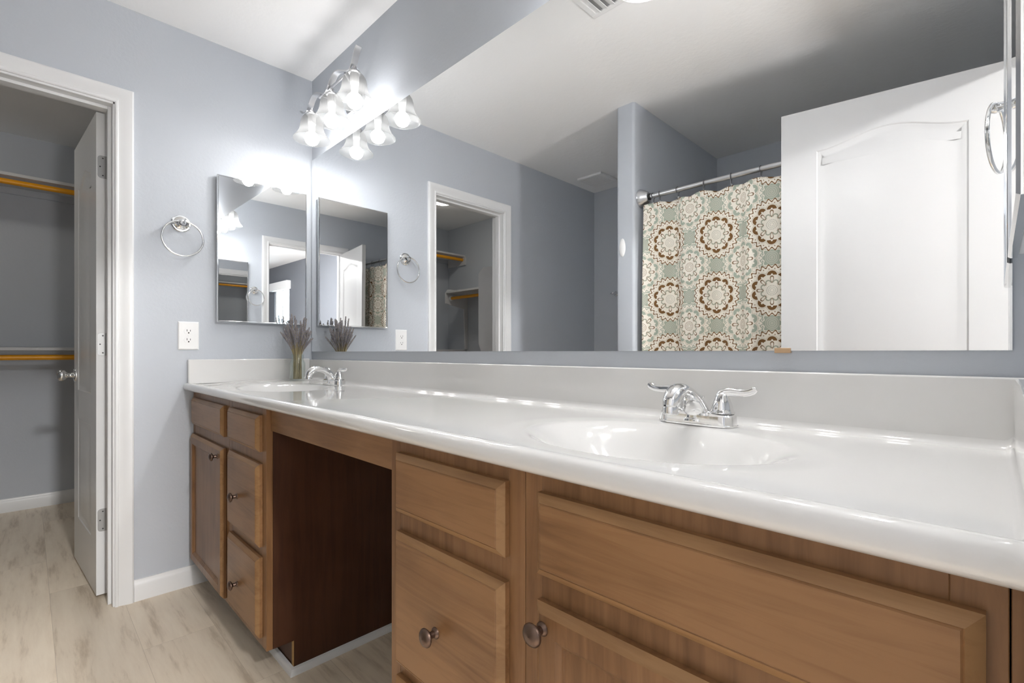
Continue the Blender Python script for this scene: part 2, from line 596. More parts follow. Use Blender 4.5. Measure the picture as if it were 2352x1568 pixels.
# closet shell
struct(MB().box(CBX-0.1, CBX, CBY-0.1, -0.35, 0, CH).build('wall_closet_back', M_CLOSET), 'dim blue grey back wall of the closet', 'wall')
struct(MB().box(CBX, -WT, CBY-0.1, CBY, 0, CH).build('wall_closet_far', M_CLOSET), 'dim blue grey far end wall of the closet', 'wall')
struct(MB().box(CBX, -WT, -0.45, -0.35, 0, CH).build('wall_closet_near', M_CLOSET), 'closet wall behind the open closet door', 'wall')
# bedroom shell
wy = -2.1
w = MB()
WX0, WX1, WZ0, WZ1 = 6.0, 6.7, 0.95, 2.05
w.box(RW+WT, WX0, wy-0.1, wy, 0, CH).box(WX1, 7.6, wy-0.1, wy, 0, CH)
w.box(WX0, WX1, wy-0.1, wy, 0, WZ0).box(WX0, WX1, wy-0.1, wy, WZ1, CH)
struct(w.build('wall_bedroom_side', M_BEDWALL), 'darkened bedroom wall with a window, seen in the small mirror', 'wall')
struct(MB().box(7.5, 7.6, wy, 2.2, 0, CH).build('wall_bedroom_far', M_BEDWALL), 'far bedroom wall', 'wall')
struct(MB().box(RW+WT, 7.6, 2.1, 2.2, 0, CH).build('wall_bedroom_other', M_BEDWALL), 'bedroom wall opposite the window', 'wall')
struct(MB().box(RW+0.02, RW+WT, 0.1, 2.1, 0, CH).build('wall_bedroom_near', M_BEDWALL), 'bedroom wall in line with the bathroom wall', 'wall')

# bedroom window
win = struct(thing('window_1', '', 'window', (6.35, wy, WZ0)), 'bright bedroom window reflected low in the left medicine cabinet', 'window')
fr = MB()
for a, b_, c, d in ((WX0, WX1, WZ0, WZ0+0.05), (WX0, WX1, WZ1-0.05, WZ1), (WX0, WX0+0.05, WZ0, WZ1), (WX1-0.05, WX1, WZ0, WZ1), (6.33, 6.37, WZ0, WZ1)):
    fr.box(a, b_, wy-0.07, wy-0.02, c, d)
fr.build('window_frame', M_BLIND, win)
MB().box(WX0+0.05, WX1-0.05, wy-0.05, wy-0.045, WZ0+0.05, WZ1-0.05).build('pane', M_PANE, win)
MB().box(WX0-0.06, WX1+0.06, wy+0.001, wy+0.07, WZ1-0.05, WZ1+0.09).build('valance', M_BLIND, win, bevel=0.004)
# invented bedroom ceiling lamp, added to light the bathroom through the entry doorway
bl = thing('added_ceiling_lamp', 'round white fill lamp added on the unseen bedroom ceiling outside the doorway', 'ceiling lamp', (4.1, -0.75, CH))
MB().lathe([(0.16, 0), (0.16, -0.02), (0.0, -0.02)], (4.1, -0.75, CH), seg=32).build('base', M_PLASTIC, bl, smooth=40)
MB().lathe([(0.150, -0.02), (0.15, -0.035), (0.135, -0.06), (0.10, -0.082), (0.05, -0.094), (0.001, -0.097)], (4.1, -0.75, CH), seg=32).build('dome', M_BEDFILL, bl, smooth=60)

# unseen dresser and table lamp, added behind the camera as doorway fill light
ns = thing('added_dresser', 'low brown dresser added in the unseen bedroom to carry the fill lamp', 'dresser', (4.35, -0.72, 0))
MB().box(4.05, 4.65, -0.94, -0.49, 0.0, 0.60).build('body', M_WOODZ, ns, bevel=0.004)
MB().box(4.03, 4.67, -0.96, -0.48, 0.6003, 0.625).build('top', M_WOODX, ns, bevel=0.004)
tl = thing('added_table_lamp', 'drum shade fill lamp added on the unseen bedroom dresser', 'table lamp', (4.3, -0.74, 0.6255))
MB().lathe([(0.0, 0.0), (0.07, 0.0), (0.07, 0.012), (0.03, 0.022), (0.018, 0.05), (0.028, 0.11), (0.018, 0.17), (0.010, 0.20)], (4.3, -0.74, 0.6255), seg=28).build('base', M_NICKEL, tl, smooth=50)
MB().lathe([(0.0, 0.20), (0.14, 0.20), (0.12, 0.44), (0.0, 0.44)], (4.3, -0.74, 0.6255), seg=32).build('lamp_shade', M_DRUMFILL, tl, smooth=40)

# ------------------------------------------------------------------ casings, jambs, baseboards
CAS = [(0.0, 0.0), (0.0, 0.009), (0.004, 0.012), (0.009, 0.012), (0.013, 0.009), (0.020, 0.010), (0.030, 0.013), (0.042, 0.0165), (0.050, 0.018), (0.055, 0.018), (0.060, 0.015), (0.0615, 0.010), (0.0615, 0.0)]
def casing(name, label, x, sgn, ya, yb, top, mat=M_TRIM):
    """profiled casing round a doorway in a wall at plane x, standing out in direction sgn; ya near edge, yb far edge"""
    b = MB()
    n = len(CAS)
    def ring(y, z, oy, oz):
        return [(x + sgn*d, y + oy*wd, z + oz*wd) for wd, d in CAS]
    rings = [ring(ya, 0, 1, 0), ring(ya, top, 1, 1), ring(yb, top, -1, 1), ring(yb, 0, -1, 0)]
    vs = sum(rings, [])
    fs = []
    for i in range(3):
        for k in range(n-1):
            fs.append((i*n+k, i*n+k+1, (i+1)*n+k+1, (i+1)*n+k))
    b.add(vs, fs)
    o = b.build(name, mat, smooth=25)
    return struct(o, label, 'door casing')
casing('trim_1', 'white moulded casing round the closet doorway', 0.0, 1, CL_O[0]-0.002+0.002, CL_O[1], CL_T+0.002)
casing('trim_2', 'white moulded casing round the entry doorway', RW, -1, EN_O[0], EN_O[1], EN_T)

def jamb(name, label, x0, x1, ya, yb, top, stop_x):
    b = MB()
    t = 0.0195
    b.box(x0, x1, ya-0.006, ya-0.006+t+0.006, 0, top+0.005)
    b.box(x0, x1, yb+0.006, yb+0.006-t-0.006, 0, top+0.005)
    b.box(x0, x1, yb+0.006-t, ya-0.006+t, top-0.006, top+t-0.006)
    if stop_x is not None:
        s0, s1 = stop_x
        b.box(s0, s1, ya-0.018, ya-0.006, 0, top-0.006)
        b.box(s0, s1, yb+0.018, yb+0.006, 0, top-0.006)
        b.box(s0, s1, yb+0.018, ya-0.018, top-0.018, top-0.006)
    return struct(b.build(name, M_TRIM, bevel=0.0015), label, 'door jamb')
jamb('trim_3', 'white jamb lining the closet doorway', -WT-0.002, 0.002, CL_O[0], CL_O[1], CL_T, (-0.072, -0.036))
jamb('trim_4', 'white jamb lining the entry doorway', RW-0.002, RW+WT+0.002, EN_O[0], EN_O[1], EN_T, (RW+0.05, RW+0.085))

BB = [(0.0, 0.0), (0.0135, 0.0), (0.0135, 0.050), (0.012, 0.056), (0.012, 0.064), (0.009, 0.072), (0.006, 0.078), (0.005, 0.086), (0.0, 0.087)]
def baseboard(name, label, axis, plane, sgn, a, b_):
    if axis == 'y':   # runs along y on a wall at x = plane
        m = MB().prism([(plane + sgn*d, z) for d, z in BB], 'y', a, b_)
    else:             # runs along x on a wall at y = plane
        m = MB().prism([(plane + sgn*d, z) for d, z in BB], 'x', a, b_)
    return struct(m.build(name, M_TRIM, smooth=25), label, 'baseboard')
baseboard('baseboard_left', 'white baseboard on the left wall between casing and vanity', 'y', 0.0, 1, -0.7385, -0.45)
baseboard('baseboard_closet_back', 'white baseboard along the closet back wall', 'y', CBX, 1, CBY, -0.45)
baseboard('baseboard_closet_far', 'white baseboard along the closet far wall', 'x', CBY, 1, CBX, -WT)
baseboard('baseboard_back', 'white baseboard in the toilet room', 'x', BACK, 1, 0.0, 0.966)

# ------------------------------------------------------------------ panelled doors
def panel_outline(s0, s1, z0, z1, arch=0.0, n=28):
    """points anticlockwise in (s,z); arched top when arch > 0"""
    pts = [(s0, z0), (s1, z0), (s1, z1)]
    if arch > 0:
        for k in range(1, n):
            u = 1 - k / n
            pts.append((s0 + (s1-s0)*u, z1 + arch * 0.5 * (1 - math.cos(2*PI*u))))
    pts.append((s0, z1))
    return pts

def door_leaf(name, wd, ht, th, panels, parent, mat):
    """leaf in local coords: s along +x from 0 to wd, z up, faces at y=0 (front, facing -y) and y=th"""
    b = MB()
    steps = [(0.0, 0.0), (0.005, 0.0025), (0.011, 0.0032), (0.018, 0.0052), (0.034, 0.0052), (0.062, 0.0010)]
    for y, sg in ((0.0, 1), (th, -1)):
        outer = [(0, 0), (wd, 0), (wd, ht), (0, ht)]
        loops = [[Vector((p[0], p[1], 0)) for p in outer]]
        for p in panels:
            loops.append([Vector((q[0], q[1], 0)) for q in p])
        tris = tessellate_polygon(loops)
        flat = [q for l in loops for q in l]
        b.add([(q.x, y, q.y) for q in flat], [tuple(t) for t in tris])
        for p in panels:
            prev = None
            rings = []
            for ins, dep in steps:
                q = offset_poly(p, ins)
                rings.append([(a[0], y + sg*dep, a[1]) for a in q])
            n = len(p)
            vs = sum(rings, [])
            fs = []
            for i in range(len(rings)-1):
                for k in range(n):
                    fs.append((i*n+k, i*n+(k+1) % n, (i+1)*n+(k+1) % n, (i+1)*n+k))
            fs.append(tuple(range((len(rings)-1)*n, len(rings)*n)))
            b.add(vs, fs)
    # edges
    b.add([(0,0,0),(wd,0,0),(wd,0,ht),(0,0,ht),(0,th,0),(wd,th,0),(wd,th,ht),(0,th,ht)],
          [(0,1,5,4),(1,2,6,5),(2,3,7,6),(3,0,4,7)])
    o = b.build(name, mat, parent, off=(0,0,0), recalc=False)
    bm = bmesh.new(); bm.from_mesh(o.data)
    bmesh.ops.remove_doubles(bm, verts=bm.verts, dist=1e-5)
    bmesh.ops.recalc_face_normals(bm, faces=bm.faces)
    bm.to_mesh(o.data); bm.free()
    for p in o.data.polygons: p.use_smooth = True
    o.data.set_sharp_from_angle(angle=math.radians(16))
    return o

def offset_poly(pts, d):
    n = len(pts); out = []
    for i in range(n):
        p0, p1, p2 = Vector(pts[i-1]), Vector(pts[i]), Vector(pts[(i+1) % n])
        e1, e2 = (p1-p0).normalized(), (p2-p1).normalized()
        n1, n2 = Vector((-e1.y, e1.x)), Vector((-e2.y, e2.x))
        m = n1 + n2
        m = m * (2.0 / max(0.4, m.length_squared)) if m.length > 1e-6 else n1
        out.append(tuple(p1 + m * d))
    return out

def knob_set(parent, s, z, y, sgn, name='door_knob'):
    b = MB()
    prof = [(0.001, 0.0), (0.031, 0.0), (0.032, 0.004), (0.029, 0.009), (0.015, 0.012), (0.011, 0.016), (0.011, 0.030), (0.016, 0.036), (0.025, 0.042), (0.028, 0.052), (0.026, 0.062), (0.018, 0.068), (0.001, 0.070)]
    b.lathe(prof, (s, y, z), axis='-y' if sgn < 0 else 'y', seg=28)
    return b.build(name, M_CHROME, parent, smooth=50, off=(0,0,0))

def hinge(parent, z, th, name='hinge'):
    """leaf plate on the hinge edge (s = 0 plane), barrel at the +y corner"""
    h = 0.047
    r = 0.012
    poly = []
    for cy, cz, a0 in ((0.004+r, -h+r, PI), (th, -h, None), (th, h, None), (0.004+r, h-r, PI/2)):
        if a0 is None: poly.append((cy, cz))
        else:
            for k in range(5):
                a = a0 + (PI/2)*k/4
                poly.append((cy + r*math.cos(a), cz + r*math.sin(a)))
    b = MB().prism([(p[0], p[1] + z) for p in poly], 'x', -0.0022, 0.0005)
    b.lathe([(0.0065, -h), (0.0065, h)], (-0.003, th+0.004, z), seg=12, cap0=True, cap1=True)
    o = b.build(name, M_HINGE, parent, off=(0,0,0), smooth=40)
    sc = MB()
    for dz, yy in ((-0.036, 0.021), (0.0, 0.012), (0.036, 0.021)):
        sc.lathe([(0.0028, 0), (0.0028, 0.0008), (0.0005, 0.0006)], (-0.0022, yy, z+dz), axis='-x', seg=10)
    sc.build('screws', M_SLOT, o, off=(0,0,0))
    return o

# closet door: hinge edge at x=-0.14, leaf swung into the closet
cd = struct(thing('door_1', '', 'door', (-0.135, -0.846, 0.012)), 'white two panel closet door standing open into the closet', 'door')
ang = math.atan2(-0.885+0.847, -0.727+0.14)
# local +x runs from hinge to free edge; local y=0 face must look to world -y  -> mirror through a rotated frame
cd.rotation_euler = (0, 0, 0)
leaf_w, leaf_t = 0.59, 0.035
def place_mirrored(objs, M):
    for o in objs:
        o.data.transform(M)
        bm = bmesh.new(); bm.from_mesh(o.data)
        bmesh.ops.recalc_face_normals(bm, faces=bm.faces)
        bm.to_mesh(o.data); bm.free()
pan = [panel_outline(0.122, 0.472, 0.22, 0.70), panel_outline(0.122, 0.472, 0.835, 1.80, 0.045)]
parts = [door_leaf('leaf', leaf_w, 2.02, leaf_t, pan, cd, M_TRIM)]
kn = knob_set(cd, leaf_w-0.06, 0.905, 0.0, -1)
parts.append(kn)
hs = [hinge(cd, z, leaf_t) for z in (1.795, 1.05, 0.312)]
parts += hs + [c for h in hs for c in h.children]
a2 = math.atan2(-0.038, 0.587)     # swing of the leaf, measured with x mirrored
Mx = Matrix.Scale(-1, 4, Vector((1, 0, 0))) @ Matrix.Rotation(a2, 4, 'Z')
place_mirrored(parts, Mx)

# entry door: hinge at right wall, free edge towards the room, face looks at the mirror (+y)
ed = struct(thing('door_2', '', 'door', (2.562, -1.362, 0.012)), 'white panelled entry door with arched panel, open, filling the right of the mirror', 'door')
EW = 0.7007
pan = [panel_outline(EW-0.591, EW-0.128, 0.22, 0.70), panel_outline(EW-0.591, EW-0.128, 0.83, 1.849, 0.047)]
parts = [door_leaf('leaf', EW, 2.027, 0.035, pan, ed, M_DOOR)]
parts.append(knob_set(ed, EW-0.06, 0.915, 0.0, -1))
hs = [hinge(ed, z, 0.035) for z in (1.79, 1.05, 0.30)]
parts += hs + [c for h in hs for c in h.children]
# local (s, y, z): s from hinge; face y=0 looks -y locally -> rotate by 180 deg about z plus the swing
sw = math.atan2(0.110, -0.692)     # direction of the leaf in the world from hinge to free edge
R = Matrix.Rotation(sw, 4, 'Z')
place_mirrored(parts, R)

# ------------------------------------------------------------------ big mirror with its clip
mir = thing('wall_mirror', 'long frameless wall mirror above the vanity', 'mirror', (1.27, -0.003, 1.032))
MB().box(0.013, 2.539, -0.0065, -0.0015, 1.032, 2.022).build('mirror_glass', M_MIRROR, mir)
MB().box(0.013, 2.539, -0.0015, -0.0002, 1.034, 2.020).build('backing', M_SLOT, mir)
MB().box(2.213, 2.241, -0.0105, -0.0002, 1.0275, 1.0375).build('mirror_clip', M_CLIP, mir, bevel=0.001)

# ------------------------------------------------------------------ medicine cabinets
def medicine_cabinet(loc, flip, label, tilt=0.0):
    """local: wall at x=0, front at +x (flip mirrors x); y from -0.2035 to 0.2035; z 0..0.673"""
    root = thing('medicine_cabinet', label, 'medicine cabinet', (0,0,0), 'mirrored medicine cabinets')
    s = -1 if flip else 1
    hw, H = 0.2025, 0.672
    MB().box(0.0, s*0.017, -hw+0.004, hw-0.004, 0.004, H-0.004).build('cabinet_body', M_PLASTIC, root, off=(0,0,0), bevel=0.002)
    fr = MB()
    f = 0.0075
    prof = [(0.0, 0.0165), (0.0, 0.0235), (0.002, 0.0265), (0.005, 0.0265), (f, 0.0235), (f, 0.0165)]
    n = len(prof)
    rings = []
    for cy, cz, sy, sz in ((-hw, 0, 1, 1), (hw, 0, -1, 1), (hw, H, -1, -1), (-hw, H, 1, -1)):
        rings.append([(s*d, cy + sy*ins, cz + sz*ins) for ins, d in prof])
    vs = sum(rings, []); fs = []
    for i in range(4):
        for k in range(n):
            fs.append((i*n+k, i*n+(k+1) % n, ((i+1) % 4)*n+(k+1) % n, ((i+1) % 4)*n+k))
    fr.add(vs, fs)
    fr.build('frame', M_CHROME, root, off=(0,0,0), smooth=20)
    g = MB()
    tz = tilt * H / 2
    y0, y1, z0, z1 = -hw+f-0.001, hw-f+0.001, f-0.001, H-f+0.001
    xb, xt = 0.0245 - tz*0.5, 0.0245 + tz*0.5
    g.add([(s*(xb-0.003), y0, z0), (s*(xb-0.003), y1, z0), (s*(xt-0.003), y1, z1), (s*(xt-0.003), y0, z1),
           (s*xb, y0, z0), (s*xb, y1, z0), (s*xt, y1, z1), (s*xt, y0, z1)],
          [(0,3,2,1),(4,5,6,7),(0,1,5,4),(1,2,6,5),(2,3,7,6),(3,0,4,7)])
    g.build('mirror_door', M_MIRROR, root, off=(0,0,0))
    root.location = loc
    return root
medicine_cabinet((0.0, -0.2395, 1.166), False, 'mirrored medicine cabinet on the left wall, above the lavender jar', tilt=0.008*2)
medicine_cabinet((RW, -0.2375, 1.166), True, 'mirrored medicine cabinet on the right wall, cut by the picture edge')

# ------------------------------------------------------------------ towel rings
def towel_ring(label):
    root = thing('towel_ring', label, 'towel ring', (0,0,0), 'chrome towel rings')
    b = MB()
    b.lathe([(0.001, 0.0), (0.036, 0.0), (0.037, 0.004), (0.033, 0.008), (0.030, 0.008), (0.028, 0.013), (0.023, 0.015), (0.016, 0.018), (0.012, 0.024)], (0,0,0), axis='x', seg=36)
    b.build('rosette', M_CHROME, root, off=(0,0,0), smooth=40)
    p = MB()
    p.lathe([(0.010, 0.020), (0.0095, 0.029), (0.012, 0.034), (0.0125, 0.042), (0.009, 0.048), (0.001, 0.049)], (0,0,0), axis='x', seg=24)
    p.build('post', M_CHROME, root, off=(0,0,0), smooth=50)
    r = MB()
    R_ = 0.0755
    r.tube([(0.037, R_*math.sin(2*PI*k/56), -0.070 + R_*math.cos(2*PI*k/56)) for k in range(56)], 0.0042, seg=12, closed=True)
    r.build('ring', M_CHROME, root, off=(0,0,0), smooth=60)
    return root
tr = towel_ring('chrome towel ring on the left wall beside the closet casing')
tr.location = (0.0, -0.5745, 1.5905)
tr2 = dup(tr, (RW, -0.50, 1.580), PI + math.radians(12), 'chrome towel ring on the right wall, at the mirror edge')

# ------------------------------------------------------------------ electrical outlet
ou = thing('wall_outlet', 'white double electrical outlet on the left wall below the towel ring', 'outlet', (0, -0.547, 1.1015))
pl = MB()
cy, cz = -0.547, 1.1015
vs = []
for ins, d in ((0.0, 0.0), (0.0, 0.003), (0.004, 0.0062)):
    vs += [(d, cy-0.039+ins, cz-0.0615+ins), (d, cy+0.039-ins, cz-0.0615+ins), (d, cy+0.039-ins, cz+0.0615-ins), (d, cy-0.039+ins, cz+0.0615-ins)]
fs = []
for i in range(2):
    for k in range(4): fs.append((i*4+k, i*4+(k+1) % 4, (i+1)*4+(k+1) % 4, (i+1)*4+k))
fs += [(8,9,10,11), (3,2,1,0)]
pl.add(vs, fs).build('cover_plate', M_PLASTIC, ou)
for dz in (0.0195, -0.0195):
    rc = MB()
    poly = []
    for k in range(24):
        a = 2*PI*k/24
        poly.append((cy + max(-0.0172, min(0.0172, 0.0172*1.0*math.cos(a)*1.0)), cz + dz + max(-0.0135, min(0.0135, 0.0172*math.sin(a)))))
    rc.prism(poly, 'x', 0.0058, 0.0076)
    ro = rc.build('receptacle', M_PLASTIC, ou)
    sl = MB()
    sl.box(0.0072, 0.0079, cy-0.0075, cy-0.0055, cz+dz-0.001, cz+dz+0.008)
    sl.box(0.0072, 0.0079, cy+0.0055, cy+0.0075, cz+dz-0.001, cz+dz+0.0065)
    sl.lathe([(0.003, 0), (0.003, 0.0007), (0.0, 0.0007)], (0.0072, cy, cz+dz-0.007), axis='x', seg=12)
    sl.build('slots', M_SLOT, ro)
MB().lathe([(0.003, 0), (0.0028, 0.0012), (0.0, 0.0014)], (0.006, cy, cz), axis='x', seg=12).build('screw', M_PLASTIC, ou)

# ------------------------------------------------------------------ vanity light
vl = thing('vanity_light', 'three light brushed nickel vanity lamp with white bell shades', 'wall lamp', (0.49, 0.0, 2.16))
BULBS = [(0.279, -0.117, 2.018), (0.487, -0.117, 2.031), (0.694, -0.117, 2.041)]
b = MB()
pts = []
def rrect(cx, cz, hw, hh, r, n=6):
    out = []
    for sx, sz, a0 in ((1, 1, 0), (-1, 1, PI/2), (-1, -1, PI), (1, -1, 3*PI/2)):
        for k in range(n+1):
            a = a0 + (PI/2)*k/n
            out.append((cx + sx*(hw-r) + r*math.cos(a), cz + sz*(hh-r) + r*math.sin(a)))
    return out
b.prism(rrect(0.487, 2.165, 0.075, 0.055, 0.03), 'y', -0.0002, -0.018)
b.build('backplate', M_NICKEL, vl, bevel=0.004)
# wavy flat bar running along the shades
ctrl = [(0.150, 2.190), (0.172, 2.176), (0.205, 2.157), (0.240, 2.153), (0.262, 2.170), (0.287, 2.193), (0.315, 2.203), (0.350, 2.199), (0.395, 2.182), (0.430, 2.167), (0.452, 2.171), (0.478, 2.192), (0.508, 2.212), (0.535, 2.218), (0.565, 2.213), (0.600, 2.198), (0.640, 2.181), (0.668, 2.175), (0.684, 2.186), (0.700, 2.210), (0.716, 2.235), (0.728, 2.247)]
def spline(c, n=5):
    out = []
    for i in range(len(c)-1):
        p0, p1, p2, p3 = c[max(0, i-1)], c[i], c[i+1], c[min(len(c)-1, i+2)]
        for k in range(n):
            t = k/n
            out.append(tuple(0.5*((2*p1[j]) + (-p0[j]+p2[j])*t + (2*p0[j]-5*p1[j]+4*p2[j]-p3[j])*t*t + (-p0[j]+3*p1[j]-3*p2[j]+p3[j])*t**3) for j in range(len(p1))))
    out.append(tuple(c[-1]))
    return out
sp = spline(ctrl)
bar = MB()
vs, fs = [], []
nn = len(sp)
for i, (x, z) in enumerate(sp):
    a, c = sp[max(0, i-1)], sp[min(nn-1, i+1)]
    t = Vector((c[0]-a[0], c[1]-a[1])).normalized()
    nx, nz = -t.y*0.0022, t.x*0.0022
    u = i/(nn-1)
    hw = 0.0125 * min(1.0, 0.35 + u*9) * (1.0 if u < 0.97 else 1.0)
    yc = -0.117
    vs += [(x+nx, yc-hw, z+nz), (x+nx, yc+hw, z+nz), (x-nx, yc+hw, z-nz), (x-nx, yc-hw, z-nz)]
for i in range(nn-1):
    for k in range(4): fs.append((i*4+k, i*4+(k+1) % 4, (i+1)*4+(k+1) % 4, (i+1)*4+k))
fs += [(3,2,1,0), tuple(range((nn-1)*4, nn*4))]
bar.add(vs, fs).build('wavy_bar', M_NICKEL, vl, smooth=30)
ar = MB()
for x, z in ((0.36, 2.196), (0.60, 2.198)):
    ar.tube([(0.487 + (x-0.487)*0.35, -0.012, 2.165), (0.487 + (x-0.487)*0.7, -0.06, 2.175), (x, -0.112, z-0.004)], 0.006, seg=10)
ar.tube([(0.36, -0.117, 2.178), (0.60, -0.117, 2.178)], 0.005, seg=10)
ar.build('support_arm', M_NICKEL, vl, smooth=50)
SHADE = [(0.0815, 0.0), (0.0805, 0.003), (0.074, 0.010), (0.0655, 0.021), (0.058, 0.034), (0.0525, 0.050), (0.050, 0.066), (0.048, 0.080), (0.044, 0.094), (0.036, 0.107), (0.025, 0.116), (0.017, 0.119)]
for bx, by, bz in BULBS:
    z0 = bz - 0.006
    top = z0 + 0.119
    sh = MB().lathe(SHADE, (bx, by, z0), seg=40).build('lamp_shade', M_FROST, vl, smooth=50)
    cp = MB()
    cp.lathe([(0.0, top-0.006), (0.021, top-0.006), (0.026, top-0.003), (0.023, top+0.004), (0.014, top+0.010), (0.008, top+0.018), (0.007, top+0.026), (0.0, top+0.026)], (bx, by, 0), seg=28)
    cp.build('shade_cap', M_NICKEL, vl, smooth=50)
    bu = MB().sphere((bx, by, bz), 0.0315, 20, 12)
    bu.build('bulb', M_BULB, vl, smooth=80)
    nk = MB().lathe([(0.013, 0.028), (0.0145, 0.045), (0.015, 0.060), (0.018, 0.070), (0.018, 0.108)], (bx, by, bz), seg=20)
    nk.build('socket', M_PLASTIC, vl, smooth=50)

vl2 = dup(vl, (2.073, 0.0, 2.16), 0, 'matching three light vanity lamp over the right end of the long mirror')
for ch in vl2.children:            # this lamp holds stronger bulbs
    if ch.name.startswith('bulb'):
        ch.data = ch.data.copy()
        ch.data.materials[0] = M_BULB_STRONG

# ------------------------------------------------------------------ vanity top
TOPZ = 0.883
SINKS = [(0.42, -0.292), (2.09, -0.292)]
def sm(a, b_, x):
    t = max(0.0, min(1.0, (x-a)/(b_-a)))
    return t*t*(3-2*t)
def deck(x, y):
    z = TOPZ + 0.008*(1-sm(0.155, 0.26, x))*sm(-0.50, -0.30, y)
    for k, (sx, sy) in enumerate(SINKS):
        r = math.hypot((x-sx)/0.236, (y-sy)/0.174)
        if r < 1.22:
            d = 0.003*(1-sm(0.80, 1.22, r))
            if r < 1.0: d += 0.122 * (1 - r**2.1)**1.75
            z -= d
    return z
top_root = thing('vanity_countertop', 'long white cultured marble vanity top with two oval basins', 'vanity top', (1.28, -0.28, 0.86))
xs = [0.0]
x = 0.0
while x < RW - 1e-6:
    near = any(abs(x+0.003-sx) < 0.30 for sx, sy in SINKS)
    x = min(RW, x + (0.0045 if near or x < 0.03 or x > RW-0.035 else 0.02))
    xs.append(x)
front = [(-0.500, 0.861), (-0.548, 0.861), (-0.558, 0.8625), (-0.5635, 0.867), (-0.5665, 0.874), (-0.5665, 0.881), (-0.564, 0.888), (-0.559, 0.8925), (-0.552, 0.8945), (-0.544, 0.894), (-0.534, 0.8915), (-0.524, 0.888)]
ys = []
y = -0.512
while y < -0.0345:
    ys.append(y); y += 0.0045
NF = len(front)
rows = []
for (fy, fz) in front:
    rows.append([(xx, fy, fz + 0) for xx in xs])
for yy in ys:
    rows.append([(xx, yy, deck(xx, yy)) for xx in xs])
for k in range(1, 7):   # cove into the backsplash
    a = PI/2 * k/6
    rows.append([(xx, -0.0345 + 0.0145*math.sin(a), deck(xx, -0.034) + 0.0145*(1-math.cos(a))) for xx in xs])
# coves at both ends
for r_ in rows[NF:]:
    for i, (px_, py_, pz_) in enumerate(r_):
        e = min(px_-0.019, RW-0.019-px_)
        if 0 <= e < 0.013:
            q = (0.013-e)/0.013
            r_[i] = (px_, py_, pz_ + 0.013*(1-math.sqrt(max(0, 1-q*q))))
nx_, ny_ = len(xs), len(rows)
V = [p for r_ in rows for p in r_]
quads = [(j*nx_+i, j*nx_+i+1, (j+1)*nx_+i+1, (j+1)*nx_+i) for j in range(ny_-1) for i in range(nx_-1)]
full = bpy.data.meshes.new('tmp_top')
full.from_pydata(V, [], quads)
full.update()
vn = [tuple(v.normal) for v in full.vertices]
sel = {0: [], 1: [], 2: []}
for q in quads:
    cx_ = sum(V[i][0] for i in q)/4; cy_ = sum(V[i][1] for i in q)/4
    k = 0
    for n_, (sx, sy) in enumerate(SINKS):
        if math.hypot((cx_-sx)/0.236, (cy_-sy)/0.174) < 1.0: k = n_+1
    sel[k].append(q)
bpy.data.meshes.remove(full)
def submesh(name, qs, mat, parent, flip=1):
    used = sorted({i for q in qs for i in q}); mp = {i: n for n, i in enumerate(used)}
    o = parent['_o']
    me = bpy.data.meshes.new(name)
    me.from_pydata([tuple(V[i][k]-o[k] for k in range(3)) for i in used], [], [tuple(mp[i] for i in q) for q in qs])
    me.materials.append(mat)
    for p in me.polygons: p.use_smooth = True
    me.update()
    me.normals_split_custom_set_from_vertices([vn[i] for i in used])
    ob = bpy.data.objects.new(name, me); COL.objects.link(ob); ob.parent = parent; ob['_o'] = tuple(o)
    return ob
submesh('deck', sel[0], M_MARBLE, top_root)
for k, (sx, sy) in enumerate(SINKS):
    bs_ = submesh('basin', sel[k+1], M_MARBLE, top_root)
    zb = deck(sx, sy)
    MB().lathe([(0.0, 0.004), (0.012, 0.0045), (0.020, 0.004), (0.0225, 0.0015), (0.0225, -0.002)], (sx, sy, zb), seg=28).build('drain', M_CHROME, bs_, smooth=40)
MB().box(0.0, RW, -0.020, -0.0005, 0.888, 0.9915).build('backsplash', M_MARBLE, top_root, bevel=0.003)
MB().box(0.0005, 0.020, -0.5515, -0.020, 0.888, 0.9965).build('side_splash', M_MARBLE, top_root, bevel=0.004)
MB().box(RW-0.020, RW-0.0005, -0.5515, -0.020, 0.888, 0.9905).build('side_splash', M_MARBLE, top_root, bevel=0.004)

